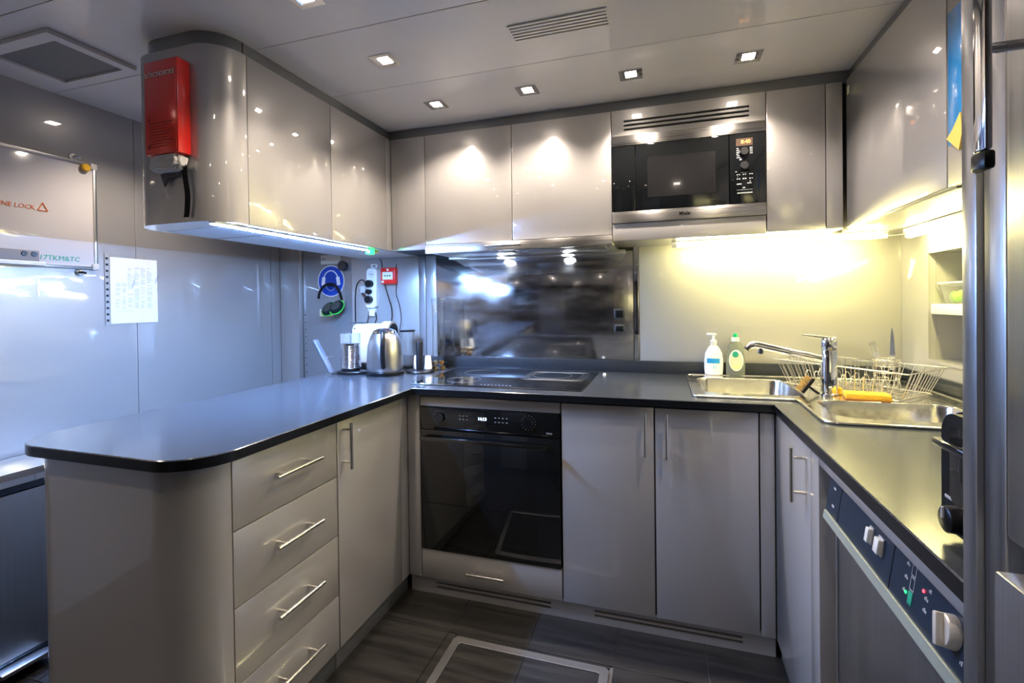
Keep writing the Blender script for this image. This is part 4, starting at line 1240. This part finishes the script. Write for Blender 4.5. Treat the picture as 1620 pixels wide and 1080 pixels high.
# ear protection sign, labels, knob, ear muffs on the end wall of the passage
sg = thing('ear_protection_sign', 'round blue sign of a head wearing ear defenders', 'sign', (-1.958, 2.495, 1.368))
RXn = lambda c: c
def disc(name, cx, cz, r, y, t, m_, p, n=40, rz=None):
    rz = rz or r
    return prism(name, [(cx + r * cos(a * 2 * pi / n), cz + rz * sin(a * 2 * pi / n)) for a in range(n)], y - t, y, m_, p, f=lambda x, z, yy: Vector((x, yy, z)))
disc('rim', -1.958, 1.369, .097, 2.4995, .003, 'white', sg)
disc('disc', -1.958, 1.369, .091, 2.4963, .0012, 'blue', sg)
def stroke(pts, w, y, m_, p, name):
    bm = bmesh.new()
    add_tube(bm, [(x, y, z) for x, z in pts], w, 6)
    return link(name, to_mesh(bm), m_, p, True)
headp = [(-1.958 + .052 * cos(a), 1.375 + .058 * sin(a)) for a in [pi * k / 14 for k in range(15)]]
stroke(headp, .0035, 2.495, 'white', sg, 'headband_symbol')
disc('head_symbol', -1.958, 1.368, .040, 2.4950, .0008, mat('sign_blue_dark', (.006, .045, .33), .4), sg, rz=.052)
stroke([(-1.958 + .040 * cos(a), 1.362 + .052 * sin(a)) for a in [pi + pi * k / 14 for k in range(2, 13)]], .0022, 2.4945, 'print_grey', sg, 'chin_symbol')
for sx3 in (-1, 1):
    bm = bmesh.new()
    X_ = Matrix.Translation((-1.958 + sx3 * .054, 2.4945, 1.368)) @ Matrix.Rotation(radians(sx3 * -8), 4, 'Y')
    add_box(bm, -.0125, .0125, -.0012, .0012, -.026, .026, .001, 1, X_)
    link('cup_symbol', to_mesh(bm), 'white', sg)
lb_ = box('door_label', (-2.031, -1.889, 2.4975, 2.4995, 1.474, 1.530), mat('cream_label', (.60, .57, .50), .5), bev=0)
tag(lb_, 'cream label above the round blue sign', 'label')
lettering('lettering', 'EN', .022, (-2.01, 2.497, 1.505), (1, 0, 0), (0, 0, 1), 'ink', lb_, .0003)
lb2 = box('wall_label', (-2.047, -1.945, 2.4975, 2.4995, 1.152, 1.196), mat('cream_label_low', (.66, .63, .48), .5), bev=0)
tag(lb2, 'small cream label below the round blue sign, behind the ear defenders', 'label')
bm = bmesh.new()
for k in range(5):
    add_box(bm, -2.035 + .014 * k, -2.026 + .014 * k, 2.4965, 2.4977, 1.180, 1.188)
for k in range(3):
    add_box(bm, -1.985 + .012 * k, -1.977 + .012 * k, 2.4965, 2.4977, 1.163, 1.170)
link('print', to_mesh(bm), 'ink', lb2)
dk = lathe('round_wall_stop', [(.024, 0), (.024, .010), (.030, .016), (.030, .034), (.026, .038), (.0005, .039)], (-1.856, 2.4995, 1.458), mat('knob_dark', (.06, .06, .065), .3, .5), None, X=RX)
tag(dk, 'dark round knob on the wall beside the blue sign', 'knob')
em = thing('ear_defenders', 'black and green ear defenders hanging in front of the blue sign', 'ear defenders', (-1.90, 2.45, 1.19))
band = [(-1.985, 2.46, 1.255)] + [(-1.938 + .062 * cos(a), 2.455, 1.285 + .060 * sin(a)) for a in [pi * (1 - k / 12) for k in range(13)]] + [(-1.868, 2.44, 1.240)]
bm = bmesh.new()
pp = [(-2.030, 2.470, 1.262), (-2.020, 2.468, 1.300), (-1.985, 2.465, 1.338), (-1.940, 2.463, 1.350), (-1.900, 2.462, 1.338), (-1.870, 2.460, 1.30), (-1.850, 2.455, 1.25)]
add_tube(bm, smooth_path(pp), .008, 8)
link('headband', to_mesh(bm), 'black', em, True)
for cx_, cz_, rot in ((-1.925, 1.195, 22), (-1.868, 1.205, 22)):
    X_ = Matrix.Translation((cx_, 2.435, cz_)) @ Matrix.Rotation(radians(rot + 12), 4, 'Y') @ Matrix.Rotation(radians(62), 4, 'X')
    c_ = lathe('ear_cup', [(.0005, .036), (.030, .034), (.044, .020), (.047, .0), (.044, -.006), (.0005, -.006)], (0, 0, 0), mat('cup_black', (.008, .018, .018), .6), em, X=X_, sx=.72, sy=1.0, n=28)
    bm = bmesh.new()
    add_tube(bm, [X_ @ Vector((.72 * .0485 * cos(a * pi / 14), .0485 * sin(a * pi / 14), .004)) for a in range(28)], .0035, 6, closed=True)
    link('green_ring', to_mesh(bm), 'lime', c_, True)
tube('slider', [(-1.85, 2.455, 1.25), (-1.845, 2.45, 1.20)], .0035, 'black', em, n=6)
hk = tube('wall_hook', [(-1.94, 2.4995, 1.345), (-1.94, 2.462, 1.338), (-1.94, 2.452, 1.342), (-1.94, 2.45, 1.352)], .003, 'black', None, sm=True)
tag(hk, 'small black hook on the blue sign carrying the ear defenders', 'hook')

# ================================================================== LEFT WALL ITEMS
wbd = thing('whiteboard', 'whiteboard with orange and green handwriting on the left wall', 'whiteboard', (XL, 1.0, 1.61))
bx = XL + .001
BY0, BY1, BZ0, BZ1 = .55, 1.448, 1.386, 1.838
box('board', (bx, bx + .012, BY0 + .01, BY1 - .01, BZ0 + .01, BZ1 - .01), 'whiteboard', wbd)
fr = .012
for nm, b in (('frame_rail', (bx, bx + .018, BY0, BY1, BZ1 - fr, BZ1)), ('frame_rail', (bx, bx + .018, BY0, BY1, BZ0, BZ0 + fr)), ('frame_rail', (bx, bx + .018, BY1 - fr, BY1, BZ0 + fr, BZ1 - fr)), ('frame_rail', (bx, bx + .018, BY0, BY0 + fr, BZ0 + fr, BZ1 - fr))):
    box(nm, b, 'alu', wbd, bev=.002)
for z in (BZ0, BZ1):
    zz = (z - .002, z + .024) if z == BZ0 else (z - .024, z + .002)
    box('corner_cap', (bx, bx + .020, BY1 - .022, BY1 + .003, zz[0], zz[1]), mat('cap_grey', (.55, .53, .50), .4), wbd, bev=.003)
bf = bx + .0128
lettering('orange_writing', 'ENGINE LOCK', .024, (bf, 1.234, 1.615), (0, 1, 0), (0, 0, 1), 'orange', wbd, .0004, align='RIGHT', shear=.15)
for a, b in (((1.243, 1.608), (1.259, 1.639)), ((1.259, 1.639), (1.275, 1.608)), ((1.275, 1.608), (1.243, 1.608))):
    tube('orange_triangle', [(bf, a[0], a[1]), (bf, b[0], b[1])], .0018, 'orange', wbd, n=5)
lettering('green_writing', '17TKM&TC', .028, (bf, 1.312, 1.424), (0, 1, 0), (0, 0, 1), 'green', wbd, .0004, align='CENTER', shear=.1)
tr = thing('pen_tray', 'slim white pen tray at the foot of the whiteboard', 'tray', (XL + .04, 1.1, 1.40))
box('shelf', (bx + .019, bx + .070, .80, 1.235, 1.388, 1.394), 'white', tr)
box('lip', (bx + .066, bx + .070, .80, 1.235, 1.3942, 1.402), 'white', tr)
er = thing('board_eraser', 'grey box with round buttons on the pen tray', 'eraser', (XL + .05, 1.14, 1.394))
box('block', (bx + .022, bx + .058, 1.05, 1.222, 1.3945, 1.444), mat('eraser_grey', (.22, .20, .19), .5), er, bev=.003)
for y in (1.085, 1.175, 1.205):
    lathe('button', [(.010, 0), (.009, .003), (.0005, .003)], (bx + .058, y, 1.430), 'black', er, n=14, X=Matrix.Rotation(radians(90), 4, 'Y'))
for y, z, m_, lb in ((1.405, 1.815, mat('magnet_amber', (.75, .42, .04), .2), 'round amber magnet in the upper right corner of the whiteboard'),):
    o = lathe('magnet', [(.0165, 0), (.0165, .008), (.013, .012), (.0005, .012)], (bf + .006, y, z), m_, None, X=Matrix.Rotation(radians(90), 4, 'Y'), n=24)
    tag(o, lb, 'magnet')
for y, z, lb in ((1.372, 1.853, 'small metal wall clip on top of the whiteboard'), (1.385, 1.372, 'round suction hook with dark centre under the whiteboard')):
    t = thing('wall_hook', lb, 'hook', (XL, y, z))
    lathe('pad', [(.016, 0), (.014, .004), (.0005, .005)], (XL + .0005, y, z), 'glass' if z < 1.5 else 'alu', t, X=Matrix.Rotation(radians(90), 4, 'Y'), n=20)
    tube('peg', [(XL + .006, y, z), (XL + .022, y, z), (XL + .028, y + .012, z - .004)], .004, 'black' if z < 1.5 else 'chrome', t, sm=True)
# paper in a punched sleeve
pa = thing('punched_sleeve_with_list', 'printed table sheet in a clear punched sleeve taped to the left wall', 'paper', (XL, 1.6, 1.3))
px = XL + .002
X_ = None
box('sheet', (px, px + .001, 1.503, 1.712, 1.150, 1.448), 'paper', pa, bev=0)
box('punched_edge', (px, px + .0015, 1.482, 1.500, 1.146, 1.462), mat('sleeve_edge', (.34, .34, .33), .4), pa, bev=0)
bm = bmesh.new()
for k in range(11):
    add_box(bm, px + .0014, px + .002, 1.486, 1.496, 1.160 + .0275 * k, 1.170 + .0275 * k)
link('holes', to_mesh(bm), 'black', pa)
bm = bmesh.new()
rr = random.Random(5)
for c, (y0, y1) in enumerate(((1.525, 1.548), (1.553, 1.572), (1.577, 1.602), (1.607, 1.630), (1.635, 1.658), (1.663, 1.690))):
    z = 1.405 if c > 1 else 1.33
    while z > 1.215:
        if rr.random() > .28:
            add_box(bm, px + .001, px + .0014, y0, y0 + (y1 - y0) * rr.uniform(.5, 1), z, z + .0022)
        z -= .0062
add_box(bm, px + .001, px + .0014, 1.53, 1.60, 1.205, 1.2065)
link('print', to_mesh(bm), 'print_grey', pa)
bm = bmesh.new()       # crumpled clear film
N = 12
gv = [[bm.verts.new((px + .003 + rr.uniform(0, .006) * (1 if j > 5 else .2), 1.500 + .215 * i / N, 1.148 + .312 * j / N)) for j in range(N + 1)] for i in range(N + 1)]
for i in range(N):
    for j in range(N):
        bm.faces.new((gv[i][j], gv[i + 1][j], gv[i + 1][j + 1], gv[i][j + 1]))
link('clear_sleeve', to_mesh(bm), 'film', pa)

# pedal bin by the left wall
pb = thing('pedal_bin', 'wide brushed steel pedal bin with a domed lid against the left wall', 'bin', (-2.2, 1.02, 0))
bo = rrect(-2.345, -2.09, .66, 1.36, (.01, .09, .09, .01), 8)
prism('body', bo, .05, .600, 'steel_v', pb)
prism('lid_rim', rrect(-2.345, -2.085, .655, 1.365, (.01, .095, .095, .01), 8), .606, .628, 'black', pb)
prism('lid', rrect(-2.345, -2.083, .653, 1.367, (.01, .097, .097, .01), 8), .6285, .668, 'chrome', pb, chamfer=.018)
prism('base', rrect(-2.343, -2.088, .657, 1.363, (.01, .09, .09, .01), 8), 0, .049, 'black', pb)
box('pedal', (-2.087, -2.03, .96, 1.10, .030, .044), 'chrome', pb, bev=.004)

# ================================================================== FIRE BLANKET
fbk = thing('fire_blanket_case', 'red fire blanket case with white lettering on the curved cabinet end', 'fire blanket', (-1.49, 1.12, 1.70))
bx0, bx1, by0, by1, bz0, bz1 = -1.552, -1.412, 1.098, 1.146, 1.696, 1.987
bx0, bx1, by0, by1, bz0, bz1 = -1.553, -1.413, 1.103, 1.1465, 1.697, 1.988
box('case', (bx0, bx1, by0, by1, bz0, bz1), 'red', fbk, bev=.003)
box('front_panel', (bx0 + .006, bx1 - .006, by0 - .0012, by0 + .001, bz0 + .008, bz1 - .006), mat('red_sheet', (.85, .03, .015), .3, .25, coat=.8, coat_rough=.15), fbk, bev=.0008)
lettering('lettering', 'LÖSCHDECKE', .0195, ((bx0 + bx1) / 2, by0 - .0022, bz1 - .045), (1, 0, 0), (0, 0, 1), mat('white_print', (.80, .66, .60), .5), fbk, .0004, bold=.0004)
bm = bmesh.new()
for k in range(9):
    z = bz0 + .095 - .0092 * k
    add_box(bm, bx0 + .022, bx1 - .022 - .012 * (k % 3), by0 - .0020, by0 - .0010, z, z + .0028)
add_box(bm, bx0 + .016, bx0 + .024, by0 - .0020, by0 - .0010, bz0 + .103, bz0 + .113)
add_box(bm, bx0 + .016, bx0 + .026, by0 - .0020, by0 - .0010, bz0 + .018, bz0 + .030)
link('small_print', to_mesh(bm), 'red_dark', fbk)
# crumpled white blanket sticking out beneath
bk = thing('folded_blanket', 'crumpled white fire blanket bulging out under the red case', 'blanket', (-1.485, 1.125, 1.66))
bm = bmesh.new()
bmesh.ops.create_icosphere(bm, subdivisions=4, radius=1)
from mathutils import noise as mn
for v in bm.verts:
    n_ = mn.noise(v.co * 2.2) * .45 - abs(mn.noise(v.co * 3.3 + Vector((5, 2, 1)))) * .75 + .15
    sgn = lambda a, e: math.copysign(abs(a) ** e, a)
    v.co = Vector((sgn(v.co.x, .55) * .066 * (1 + n_ * .16), sgn(v.co.y, .6) * .0215 * (1 + n_ * .5), min(sgn(v.co.z, .7) * .028 * (1 + n_ * .45), .023)))
    v.co += Vector((-1.483, 1.124, 1.6725))
link('cloth', to_mesh(bm), 'cloth', bk, True)
bm = bmesh.new(); add_prism(bm, [(-1.535, 1.655), (-1.515, 1.605), (-1.498, 1.632), (-1.46, 1.635), (-1.425, 1.655)], 1.133, 1.139, f=lambda x, z, y: Vector((x, y, z)))
link('fold', to_mesh(bm), mat('grey_cloth', (.12, .12, .13), .8), bk)
ps_ = thing('pull_strap', 'black pull strap hanging from the fire blanket', 'strap', (-1.43, 1.13, 1.62))
bm = bmesh.new()
path = [(-1.428, 1.130, 1.672), (-1.424, 1.131, 1.62), (-1.418, 1.132, 1.57), (-1.424, 1.134, 1.52), (-1.428, 1.134, 1.502)]
sp_ = smooth_path(path)
vs = []
for p in sp_:
    vs.append([bm.verts.new(p + Vector(q)) for q in ((-.009, 0, 0), (.009, .003, 0), (.009, .0045, 0), (-.009, .0015, 0))])
for a, b in zip(vs, vs[1:]):
    for i in range(4):
        bm.faces.new((a[i], a[(i + 1) % 4], b[(i + 1) % 4], b[i]))
bm.faces.new(vs[0]); bm.faces.new(vs[-1])
link('strap', to_mesh(bm), 'black_matt', ps_, True)
